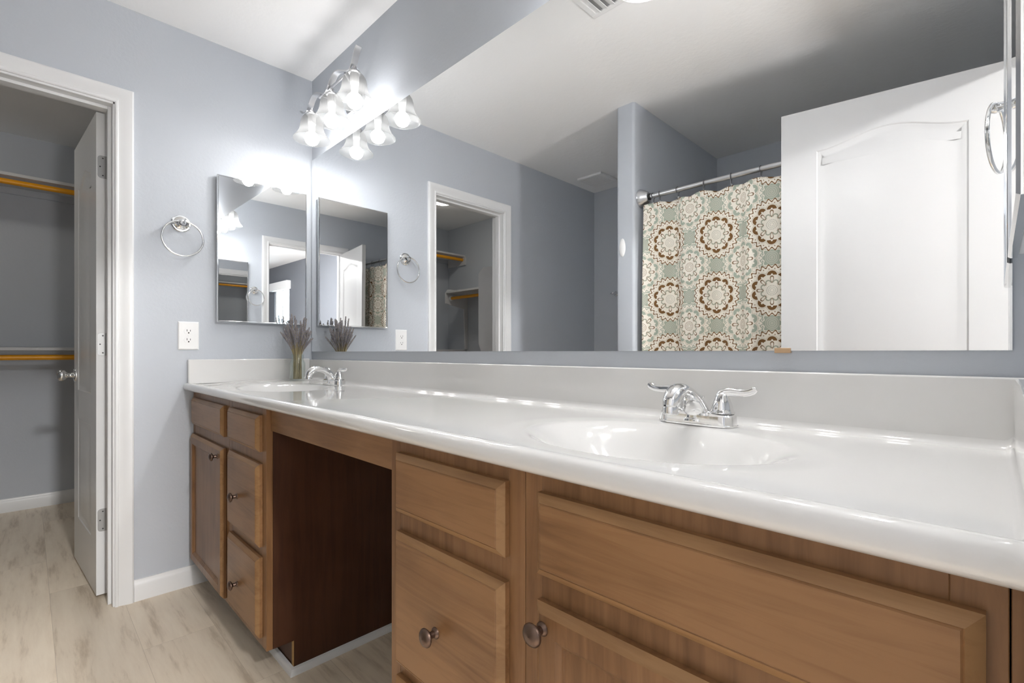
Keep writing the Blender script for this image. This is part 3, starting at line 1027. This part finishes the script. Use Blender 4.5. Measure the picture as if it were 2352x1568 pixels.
# ------------------------------------------------------------------ faucets
def faucet(label):
    root = thing('faucet', label, 'faucet', (0,0,0), 'chrome faucets on the vanity top')
    Z0 = (0, 0, 0)
    # base plate: a stadium drawn in plan, stacked in layers
    def stadium(L, r, n=14):
        return [(L + r*math.cos(-PI/2 + PI*k/n), r*math.sin(-PI/2 + PI*k/n)) for k in range(n+1)] + \
               [(-L + r*math.cos(PI/2 + PI*k/n), r*math.sin(PI/2 + PI*k/n)) for k in range(n+1)]
    lay = [(0.0, 0.052, 0.0285), (0.003, 0.052, 0.0285), (0.004, 0.052, 0.0265), (0.020, 0.0515, 0.0255), (0.0245, 0.051, 0.022), (0.0255, 0.050, 0.017)]
    vs, fs = [], []
    n = len(stadium(0.05, 0.02))
    for h, L, r in lay: vs += [(p[0], p[1], h) for p in stadium(L, r)]
    for i in range(len(lay)-1):
        for k in range(n): fs.append((i*n+k, i*n+(k+1) % n, (i+1)*n+(k+1) % n, (i+1)*n+k))
    fs += [tuple(reversed(range(n))), tuple(range((len(lay)-1)*n, len(lay)*n))]
    MB().add(vs, fs).build('base', M_CHROME, root, off=Z0, smooth=30)
    # spout: broad foot between the handles, narrowing as it arches forward
    c = [(-0.0030, 0.006, 0.0325, 0.0275), (-0.0033, 0.019, 0.0300, 0.0255), (-0.012, 0.038, 0.0235, 0.0190), (-0.030, 0.056, 0.0190, 0.0140), (-0.054, 0.068, 0.0172, 0.0125), (-0.078, 0.0725, 0.0178, 0.0135), (-0.098, 0.0665, 0.0182, 0.0150), (-0.110, 0.055, 0.0168, 0.0150), (-0.114, 0.044, 0.0150, 0.0140)]
    s = spline(c, 4)
    b = MB()
    b.tube([(0, p[0], p[1]) for p in s], [(p[2], p[3]) for p in s], seg=20, flat=(0, 1, 0))
    b.build('spout', M_CHROME, root, off=Z0, smooth=60)
    MB().lathe([(0.0135, 0.044), (0.0148, 0.041), (0.0148, 0.030), (0.0125, 0.029), (0.0105, 0.032)], (0, -0.114, 0), seg=24).build('aerator', M_CHROME, root, off=Z0, smooth=40)
    for sx in (-1, 1):
        h = MB()
        h.lathe([(0.0235, 0.0255), (0.0235, 0.028), (0.0215, 0.030), (0.0200, 0.036), (0.0175, 0.046), (0.0135, 0.056), (0.0105, 0.062), (0.008, 0.066), (0.001, 0.0675)], (sx*0.051, 0, 0), seg=28)
        lv = spline([(sx*0.046, 0.0, 0.054, 0.010, 0.010), (sx*0.052, 0.0, 0.064, 0.0095, 0.008), (sx*0.064, 0.001, 0.0675, 0.0085, 0.0055), (sx*0.080, 0.002, 0.0665, 0.0075, 0.0042), (sx*0.097, 0.003, 0.068, 0.0072, 0.0036), (sx*0.108, 0.004, 0.0725, 0.0070, 0.0032), (sx*0.113, 0.004, 0.0755, 0.004, 0.002)], 4)
        h.tube([(p[0], p[1], p[2]) for p in lv], [(p[3], p[4]) for p in lv], seg=14)
        ho = h.build('handle', M_CHROME, root, off=Z0, smooth=55)
    MB().tube([(0, 0.014, 0.02), (0, 0.016, 0.048)], 0.0028, seg=10).lathe([(0.003, 0.046), (0.006, 0.049), (0.0085, 0.055), (0.007, 0.056), (0.001, 0.0555)], (0, 0.016, 0), seg=16).build('lift_rod', M_CHROME, root, off=Z0, smooth=50)
    return root
fa = faucet('chrome two handle faucet at the right basin, in the foreground')
fa.location = (2.088, -0.078, TOPZ+0.0003)
fa2 = dup(fa, (0.425, -0.078, TOPZ+0.0003), 0, 'chrome two handle faucet at the left basin, beside the lavender jar')

# ------------------------------------------------------------------ vanity cabinets
FACE, FRONT = -0.528, -0.547
TOE_H, TOE_Y = 0.105, -0.445
def drawer_front(name, x0, x1, z0, z1, parent, mat=M_WOODX):
    return MB().rect_loops(x0, x1, z0, z1, [(0.0, FACE-0.0005), (0.0, -0.5375), (0.002, -0.5395), (0.0115, -0.546), (0.0125, -0.5452), (0.0140, FRONT)], edge=(1, 2)).build(name, [mat, M_WOODEDGE], parent, smooth=22)
def panel_door(x0, x1, z0, z1, parent):
    o = MB().rect_loops(x0, x1, z0, z1, [(0.0, FACE-0.0005), (0.0, -0.5375), (0.002, -0.5395), (0.010, -0.546), (0.012, FRONT), (0.040, FRONT), (0.0415, -0.5455), (0.047, -0.5405), (0.0495, -0.5405), (0.051, -0.5385)], edge=(1, 2, 3)).build('door', [M_WOODZ, M_WOODEDGE], parent, smooth=22)
    return o
def cab_knob(x, z, parent):
    b = MB().lathe([(0.010, 0.0), (0.0095, 0.002), (0.0062, 0.005), (0.0055, 0.012), (0.0075, 0.015), (0.0135, 0.0175), (0.0160, 0.0205), (0.0158, 0.0225), (0.0135, 0.0255), (0.0075, 0.0282), (0.0005, 0.0290)], (x, FRONT, z), axis='-y', seg=28)
    return b.build('knob', M_BRONZE, parent, smooth=35)
def carcass(x0, x1, parent, side_l=False, side_r=False, hollow=False):
    b = MB()
    # face frame rails are cut by separate part; carcass has a toe notch
    def side(xa, xb):
        if not any(abs(xa-sx) < 0.30 for sx, sy in SINKS):     # full height where no basin hangs down
            b.prism([(-0.003, 0.0), (TOE_Y, 0.0), (TOE_Y, TOE_H), (FACE+0.0195, TOE_H), (FACE+0.0195, 0.859), (-0.003, 0.859)], 'x', xa, xb)
            return
        b.prism([(-0.003, 0.0), (TOE_Y, 0.0), (TOE_Y, TOE_H), (FACE+0.0195, TOE_H), (FACE+0.0195, 0.859), (-0.470, 0.859), (-0.470, 0.742), (-0.003, 0.742)], 'x', xa, xb)
    side(x0+0.0005, x0+0.0165)
    side(x1-0.0165, x1-0.0005)
    b.box(x0+0.0165, x1-0.0165, TOE_Y+0.001, -0.012, TOE_H, TOE_H+0.016)
    b.box(x0+0.0165, x1-0.0165, -0.012, -0.003, TOE_H, 0.742)
    b.box(x0+0.0165, x1-0.0165, TOE_Y+0.016, TOE_Y+0.001, 0.0, TOE_H)
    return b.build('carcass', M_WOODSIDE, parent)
def face_frame(x0, x1, rails, parent, mid=None):
    b = MB()
    st = 0.034
    b.box(x0+0.0005, x0+st, FACE, FACE+0.019, TOE_H, 0.8595)
    b.box(x1-st, x1-0.0005, FACE, FACE+0.019, TOE_H, 0.8595)
    for z0, z1 in rails: b.box(x0+st, x1-st, FACE+0.0002, FACE+0.019, z0, z1)
    return b.build('face_frame', M_WOODZ, parent, bevel=0.0008)
RAILS2 = [(0.812, 0.8595), (0.668, 0.735), (TOE_H, 0.145)]
RAILS3 = [(0.812, 0.8595), (0.668, 0.735), (0.372, 0.435), (TOE_H, 0.150)]

c1 = thing('sink_base_cabinet', 'brown wooden sink cabinet with one door, against the left wall', 'vanity cabinet', (0.28, -0.27, 0.0), 'brown vanity cabinets')
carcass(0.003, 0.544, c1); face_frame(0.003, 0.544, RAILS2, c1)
drawer_front('false_front', 0.042, 0.511, 0.716, 0.832, c1)
d = panel_door(0.030, 0.508, 0.120, 0.674, c1); cab_knob(0.462, 0.640, d)
MB().box(0.544, 0.0165, TOE_Y-0.012, TOE_Y+0.0008, 0.0, 0.021).build('shoe_moulding', M_TRIM, c1, bevel=0.004)

c2 = thing('drawer_base_cabinet', 'brown wooden three drawer cabinet on the left of the knee space', 'vanity cabinet', (0.74, -0.27, 0.0), 'brown vanity cabinets')
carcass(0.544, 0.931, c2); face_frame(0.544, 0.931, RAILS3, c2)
drawer_front('drawer', 0.577, 0.898, 0.717, 0.832, c2)
d = drawer_front('drawer', 0.577, 0.898, 0.420, 0.679, c2); cab_knob(0.702, 0.541, d)
d = drawer_front('drawer', 0.577, 0.898, 0.136, 0.387, c2); cab_knob(0.702, 0.244, d)
MB().box(0.9155, 0.9305, TOE_Y-0.0012, TOE_Y, 0.0, TOE_H).build('plywood_edge', M_RAWWOOD, c2)
mould = MB()
pr = [(0.0, 0.0), (0.015, 0.0), (0.0145, 0.007), (0.012, 0.014), (0.008, 0.019), (0.0, 0.022)]
# along the knee side (x = 0.931 outwards) and along the toe kick, mitred at the corner
yc, xc = TOE_Y-0.0013, 0.931
ringA = [(xc + d_, -0.003, z_) for d_, z_ in pr]
ringB = [(xc + d_, yc - d_, z_) for d_, z_ in pr]
ringC = [(0.5445, yc - d_, z_) for d_, z_ in pr]
n6 = len(pr)
mould.add(ringA+ringB+ringC, [(i*n6+k, i*n6+(k+1) % n6, (i+1)*n6+(k+1) % n6, (i+1)*n6+k) for i in range(2) for k in range(n6)] + [tuple(range(n6)), tuple(range(2*n6, 3*n6))])
mould.build('shoe_moulding', M_TRIM, c2, smooth=30)

ap = tag(MB().box(0.9315, 1.6555, -0.515, -0.497, 0.785, 0.8595).build('apron_panel', M_WOODX, bevel=0.001), 'brown apron panel spanning the knee space under the vanity top', 'apron panel')

c3 = thing('drawer_base_cabinet', 'brown wooden three drawer cabinet on the right of the knee space, in the foreground', 'vanity cabinet', (1.84, -0.27, 0.0), 'brown vanity cabinets')
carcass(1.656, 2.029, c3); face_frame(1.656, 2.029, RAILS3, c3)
drawer_front('drawer', 1.690, 1.996, 0.718, 0.833, c3)
d = drawer_front('drawer', 1.690, 1.996, 0.424, 0.680, c3); cab_knob(1.832, 0.541, d)
d = drawer_front('drawer', 1.690, 1.996, 0.140, 0.398, c3); cab_knob(1.832, 0.262, d)

c4 = thing('sink_base_cabinet', 'brown wooden sink cabinet with wide front panel, at bottom right', 'vanity cabinet', (2.28, -0.27, 0.0), 'brown vanity cabinets')
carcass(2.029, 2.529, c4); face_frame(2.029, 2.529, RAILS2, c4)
drawer_front('false_front', 2.061, 2.516, 0.716, 0.831, c4)
d = panel_door(2.061, 2.516, 0.120, 0.679, c4); cab_knob(2.079, 0.648, d)
MB().box(2.5295, RW-0.001, FACE+0.002, FACE+0.021, TOE_H, 0.8595).build('filler_strip', M_WOODZ, c4, bevel=0.0008)

# ------------------------------------------------------------------ lavender in a mason jar
JX, JY = 0.112, -0.118
JZ = deck(JX, JY) + 0.0008
jar = thing('mason_jar', 'clear glass mason jar holding dried lavender, in the vanity corner', 'jar', (JX, JY, JZ))
outer = [(0.0, 0.0), (0.030, 0.0), (0.0345, 0.004), (0.036, 0.010), (0.036, 0.078), (0.0345, 0.088), (0.030, 0.096), (0.0275, 0.101), (0.0275, 0.105), (0.0295, 0.1065), (0.0285, 0.110), (0.0295, 0.114), (0.0285, 0.118), (0.0290, 0.124), (0.0280, 0.127)]
inner = [(max(0.0, r-0.0026), h if h > 0.003 else 0.0035) for r, h in reversed(outer)]
MB().lathe(outer + inner, (JX, JY, JZ), seg=40).build('glass', M_GLASS, jar, smooth=45)
bq = thing('lavender_bouquet', 'bunch of dried grey purple lavender standing in the glass jar', 'dried flowers', (JX, JY, JZ+0.006))
def along(P, dist):
    i = len(P)-1
    while i > 0:
        L_ = (P[i]-P[i-1]).length
        if dist <= L_ and L_ > 1e-9: return P[i].lerp(P[i-1], dist/L_)
        dist -= L_; i -= 1
    return P[0].copy()
rnd = random.Random(11)
for k in range(98):
    a = rnd.uniform(0, 2*PI)
    q = math.sqrt(rnd.random())
    r0 = 0.0190*math.sqrt(rnd.random())
    a0 = a + rnd.uniform(-0.7, 0.7)
    top_h = rnd.uniform(0.225, 0.292) - 0.03*q
    r1 = 0.012 + 0.054*q
    lean = rnd.uniform(-0.25, 0.25)
    if k < 7:
        r1, top_h = rnd.uniform(0.068, 0.082), rnd.uniform(0.20, 0.24)
    elif k < 15:
        top_h = rnd.uniform(0.29, 0.325); r1 *= 0.7
    b0 = Vector((JX + r0*math.cos(a0), JY + r0*math.sin(a0), JZ+0.007))
    mid_r = min(0.0185, 0.35*r1 + 0.65*r0)
    b1 = Vector((JX + mid_r*math.cos(a), JY + mid_r*math.sin(a), JZ+0.122))
    b2 = Vector((JX + r1*math.cos(a+lean*0.2), JY + r1*math.sin(a+lean*0.2), JZ+top_h))
    b2.x = max(b2.x, 0.036); b2.y = min(b2.y, -0.022)
    pts = spline([tuple(b0), tuple((b0*0.5+b1*0.5)), tuple(b1), tuple(b1*0.5+b2*0.5 - Vector((0.10*(b2.x-b1.x), 0.10*(b2.y-b1.y), 0))), tuple(b2)], 3)
    st = MB().tube(pts, 0.0012, seg=5)
    so = st.build('sprig', M_STEM, bq, smooth=60)
    fl = MB()
    L = rnd.uniform(0.045, 0.095)
    acc = 0.0
    P = [Vector(p) for p in pts]
    # buds in whorls along the last stretch of stem
    i = len(P)-1
    pos = P[-1].copy()
    t_dir = (P[-1]-P[-2]).normalized()
    nb = int(L/0.0052)
    for j in range(nb):
        dist = j*0.0052
        pp = along(P, dist)
        ww = 0.0034 + 0.0016*math.sin(PI*min(1, (j+1)/nb))
        side = t_dir.cross(Vector((0.3, 0.2, 1))).normalized()
        up = side.cross(t_dir)
        for m_ in range(3):
            an = m_*2*PI/3 + j*0.9 + rnd.uniform(-.3, .3)
            cc = pp + (side*math.cos(an) + up*math.sin(an))*ww*0.62
            rr = ww*0.62*rnd.uniform(0.75, 1.15)
            d_ = t_dir
            tipv, botv = cc + d_*rr*1.5 + (cc-pp)*0.5, cc - d_*rr*1.2
            s1, s2 = side*rr*0.75, up*rr*0.75
            fl.add([botv, cc+s1, cc+s2, cc-s1, cc-s2, tipv], [(0,2,1),(0,3,2),(0,4,3),(0,1,4),(5,1,2),(5,2,3),(5,3,4),(5,4,1)])
    fl.build('flower_head', M_FLOWER, so)

# ------------------------------------------------------------------ shower: surround, rod, hooks, curtain
su = thing('shower_surround', 'white moulded shower wall panels behind the curtain', 'shower surround', (1.8, -2.0, 0.0))
def sur(name, x0, x1, y0, y1, z1=1.815):
    return MB().box(x0, x1, y0, y1, 0.40, z1).build(name, M_FIBRE, su, bevel=0.008)
sur('side_panel', 1.0825, 1.104, BACK+0.001, -1.474)
sur('back_panel', 1.104, RW-0.022, BACK+0.001, BACK+0.022)
sur('side_panel', RW-0.022, RW-0.0005, BACK+0.001, -1.474)
RY, RZ = -1.447, 1.906
rod = thing('shower_rod', 'satin metal shower curtain rod with bell shaped end flange', 'shower rod', (1.083, RY, RZ))
MB().tube([(1.12, RY, RZ), (RW-0.03, RY, RZ)], 0.0128, seg=20).build('rod', M_STEEL, rod, smooth=60)
for sx, x0 in ((1, 1.0825), (-1, RW-0.0005)):
    MB().lathe([(0.001, 0.0), (0.051, 0.0), (0.052, 0.005), (0.050, 0.012), (0.044, 0.026), (0.036, 0.040), (0.030, 0.050), (0.026, 0.054), (0.001, 0.055)], (x0, RY, RZ), axis='x' if sx > 0 else '-x', seg=36).build('end_flange', M_STEEL, rod, smooth=40)
    MB().lathe([(0.017, 0.054), (0.018, 0.058), (0.016, 0.064), (0.013, 0.066)], (x0, RY, RZ), axis='x' if sx > 0 else '-x', seg=24).build('collar', M_SLOT, rod, smooth=40)
HOOKS = [1.160, 1.200, 1.307, 1.450, 1.587, 1.7255, 1.87, 2.015, 2.16]
hook_names = ['first curtain hook, touching the rod end flange', 'second curtain hook from the rod end flange', 'third curtain hook from the rod end flange',
              'fourth curtain hook from the rod end flange', 'fifth curtain hook from the rod end flange', 'sixth curtain hook, just clear of the entry door edge',
              'curtain hook nearest behind the entry door edge', 'middle curtain hook hidden behind the entry door', 'farthest curtain hook hidden behind the entry door']
CURT_TOP = 1.862
def curtain_y(x, z):
    s = (x-1.09)
    d_ = (CURT_TOP - z)
    grow = 0.55 + 0.45*min(1, d_/0.5)
    return RY + 0.004 + grow*(0.032*math.sin(2*PI*s/0.285 + 0.6 + 0.25*d_) + 0.011*math.sin(2*PI*s/0.118 + 1.1))
def make_hook():
    root = thing('curtain_hook', hook_names[0], 'curtain hook', (0,0,0), 'shower curtain hooks along the rod')
    b = MB()
    pts = []
    for k in range(20):
        a = math.radians(-60) + math.radians(300)*k/19
        pts.append((0, 0.0165*math.sin(a+PI), 0.0165*math.cos(a+PI)*-1.0 - 0.0022))
    pts = [(0, 0.0165*math.cos(math.radians(a)), 0.0165*math.sin(math.radians(a))-0.0015) for a in range(-60, 245, 15)]
    pts = [(0.0, 0.004, -0.052), (0.0, 0.010, -0.036)] + [p for p in pts] + [(0.0, -0.008, -0.024), (0.0, -0.004, -0.040)]
    b.tube(pts, 0.0021, seg=8)
    b.build('wire', M_HOOK, root, off=(0,0,0), smooth=60)
    MB().sphere((0, -0.006, -0.040), 0.0062, 14, 8).build('bead', M_STEEL, root, off=(0,0,0), smooth=80)
    return root
hk = make_hook()
for k, hx in enumerate(HOOKS):
    o = hk if k == 0 else dup(hk, (0,0,0), 0, hook_names[k])
    o.location = (hx, RY, RZ)
    o.rotation_euler = (0, 0, random.Random(k).uniform(-0.25, 0.25))
# curtain cloth
U_SC = 1.0
nxc, nzc = 260, 60
X0c, X1c = 1.115, 2.42
vs, uvs = [], []
arc = 0.0
prevp = None
zbot = 0.35
cols = []
for i in range(nxc+1):
    xx = X0c + (X1c-X0c)*i/nxc
    yy = curtain_y(xx, 1.2)
    if prevp: arc += math.hypot(xx-prevp[0], yy-prevp[1])
    prevp = (xx, yy)
    cols.append((xx, arc))
for j in range(nzc+1):
    for i in range(nxc+1):
        xx, ar_ = cols[i]
        # top edge scallops between hooks
        dh = min(abs(xx-h) for h in HOOKS)
        top = CURT_TOP - 0.010*min(1, (dh/0.06)**2)
        zz = top + (zbot-top)*(j/nzc)
        xo = -0.018*(1-j/nzc)*max(0, 1-(xx-X0c)/0.08) * 0
        vs.append((xx+xo, curtain_y(xx, zz), zz))
        uvs.append((ar_*1.0, zz))
fs = [(j*(nxc+1)+i, j*(nxc+1)+i+1, (j+1)*(nxc+1)+i+1, (j+1)*(nxc+1)+i) for j in range(nzc) for i in range(nxc)]
cm = MB().add(vs, fs)
cu = cm.build('shower_curtain', M_CURTAIN, smooth=80, recalc=False)
uvl = cu.data.uv_layers.new(name='UVMap')
U_OFF, V_OFF = -min(cols, key=lambda c: abs(c[0]-1.507))[1]*U_SC, -1.631
for p in cu.data.polygons:
    for li, vi in zip(p.loop_indices, p.vertices):
        uvl.data[li].uv = (uvs[vi][0]*U_SC+U_OFF, uvs[vi][1]+V_OFF)
so_ = cu.modifiers.new('thick', 'SOLIDIFY'); so_.thickness = 0.0012
tag(cu, 'cream shower curtain printed with brown and sage medallions', 'shower curtain')

# ------------------------------------------------------------------ small wall and ceiling fittings
oh = MB()
oh.sphere((1.007, -1.376, 1.628), 0.05, 24, 14, sc=(0.40, 0.16, 1.05))
tag(oh.build('adhesive_hook', M_PLASTIC, smooth=80), 'small white oval plastic hook on the partition end', 'wall hook')

tb = thing('towel_bar', 'chrome bar end on the toilet room back wall, behind the partition', 'towel bar', (0.21, BACK, 1.527))
for xx in (0.225, 0.80):
    MB().lathe([(0.001, 0.0), (0.022, 0.0), (0.022, 0.005), (0.010, 0.010), (0.008, 0.03), (0.011, 0.045), (0.011, 0.062), (0.001, 0.066)], (xx, BACK+0.0002, 1.527), axis='y', seg=20).build('post', M_CHROME, tb, smooth=40)
MB().tube([(0.205, BACK+0.052, 1.527), (0.82, BACK+0.052, 1.527)], 0.0075, seg=14).build('bar', M_CHROME, tb, smooth=60)

ef = thing('exhaust_fan', 'square white exhaust fan grille on the toilet room ceiling', 'exhaust fan', (0.23, -2.24, CH))
x0, x1, y0, y1 = 0.115, 0.345, -2.365, -2.122
f = MB()
f.box(x0, x1, y0, y0+0.03, CH-0.018, CH-0.0003).box(x0, x1, y1-0.03, y1, CH-0.018, CH-0.0003).box(x0, x0+0.03, y0+0.03, y1-0.03, CH-0.018, CH-0.0003).box(x1-0.03, x1, y0+0.03, y1-0.03, CH-0.018, CH-0.0003)
f.build('frame', M_PLASTIC, ef, bevel=0.004)
MB().box(x0+0.03, x1-0.03, y0+0.03, y1-0.03, CH-0.006, CH-0.0003).build('recess', M_VENTDARK, ef)
lv = MB()
yy = y0+0.036
while yy < y1-0.04:
    lv.box(x0+0.03, x1-0.03, yy, yy+0.0075, CH-0.016, CH-0.009); yy += 0.0125
xx = x0+0.055
while xx < x1-0.04:
    lv.box(xx, xx+0.004, y0+0.03, y1-0.03, CH-0.0155, CH-0.0095); xx += 0.03
lv.build('grille', M_PLASTIC, ef)

rg = thing('air_register', 'white ceiling air register cut by the top of the picture, in the mirror', 'air register', (1.47, -0.42, CH))
f = MB()
x0, x1, y0, y1 = 1.325, 1.60, -0.655, -0.20
f.box(x0, x1, y0, y0+0.022, CH-0.008, CH-0.0003).box(x0, x1, y1-0.022, y1, CH-0.008, CH-0.0003).box(x0, x0+0.022, y0+0.022, y1-0.022, CH-0.008, CH-0.0003).box(x1-0.022, x1, y0+0.022, y1-0.022, CH-0.008, CH-0.0003)
f.build('frame', M_PLASTIC, rg, bevel=0.002)
MB().box(x0+0.022, x1-0.022, y0+0.022, y1-0.022, CH-0.0015, CH-0.0003).build('recess', M_VENTDARK, rg)
for k in range(7):
    xx = x0+0.036+0.0335*k
    MB().prism([(xx-0.014, CH-0.002), (xx+0.010, CH-0.012), (xx+0.012, CH-0.0105), (xx-0.012, CH-0.0015)], 'y', y0+0.022, y1-0.022).build('slat', M_PLASTIC, rg)

# ------------------------------------------------------------------ closet fittings
ccl = thing('closet_ceiling_light', 'round lit ceiling light inside the closet, seen through the mirror', 'ceiling light', (-1.07, -1.66, CH))
MB().lathe([(0.0, -0.0003), (0.105, -0.0003), (0.105, -0.014), (0.097, -0.02)], (-1.07, -1.66, CH), seg=32).build('base', M_PLASTIC, ccl, smooth=40)
MB().lathe([(0.098, -0.014), (0.096, -0.026), (0.080, -0.042), (0.05, -0.052), (0.001, -0.056)], (-1.07, -1.66, CH), seg=32).build('dome', M_CLOSETLAMP, ccl, smooth=60)

def closet_shelf(z, label, zr, rod_label):
    sh = thing('closet_shelf', label, 'shelf', (CBX, -1.4, z), 'closet shelves on the back wall')
    MB().box(CBX+0.0005, CBX+0.315, CBY+0.0005, -0.4505, z-0.019, z).build('board', M_SHELF, sh, bevel=0.0015)
    MB().box(CBX+0.0005, CBX+0.0195, CBY+0.0005, -0.4505, z-0.06, z-0.0195).build('wall_cleat', M_WALL, sh)
    for y0, y1 in ((CBY+0.0005, CBY+0.0195), (-0.4695, -0.4505)):
        MB().box(CBX+0.02, CBX+0.33, y0, y1, z-0.11, z-0.0195).build('end_cleat', M_SHELF, sh)
    r = thing('closet_rod', rod_label, 'closet rod', (CBX+0.285, -1.4, zr), 'orange closet rods')
    MB().tube([(CBX+0.285, CBY+0.0197, zr), (CBX+0.285, -0.4697, zr)], 0.0165, seg=18).build('pole', M_ROD, r, smooth=60)
closet_shelf(2.108, 'upper grey white shelf on the closet back wall', 2.058, 'upper orange wooden closet rod under the high shelf')
closet_shelf(1.058, 'lower grey white shelf on the closet back wall', 0.996, 'lower orange wooden closet rod under the low shelf')
# organiser pieces seen through the mirror at the far end of the closet
gb = MB()
poly = [(-WT-0.0005, 1.03), (-WT-0.0005, 1.71), (-0.40, 1.71), (-0.455, 1.665), (-0.455, 1.095), (-0.42, 1.03)]
gb.prism(poly, 'y', -1.575, -1.557)
tag(gb.build('shelf_gable', M_SHELF, bevel=0.001), 'pale panel with clipped corners mounted inside the closet, seen in the mirror', 'shelf panel')
og = thing('closet_organiser', 'small pale wall shelf with rod on the closet end wall, in the mirror', 'wall shelf', (-1.3, CBY, 1.5))
MB().prism([(CBY+0.0005, 1.06), (CBY+0.0005, 1.70), (CBY+0.27, 1.70), (CBY+0.30, 1.66), (CBY+0.30, 1.55), (CBY+0.05, 1.50), (CBY+0.03, 1.06)], 'x', -1.645, -1.627).build('gable', M_SHELF, og, bevel=0.001)
MB().box(-1.627, -WT-0.001, CBY+0.0005, CBY+0.30, 1.655, 1.673).build('board', M_SHELF, og)
MB().tube([(-1.60, CBY+0.24, 1.605), (-WT-0.001, CBY+0.24, 1.605)], 0.016, seg=16).build('rod', M_ROD, og, smooth=60)
MB().lathe([(0.001, 0.0), (0.026, 0.0), (0.026, 0.02), (0.017, 0.027)], (-1.627, CBY+0.24, 1.605), axis='x', seg=20).build('rod_socket', M_PLASTIC, og, smooth=40)

for o in bpy.data.objects:
    if '_o' in o: del o['_o']
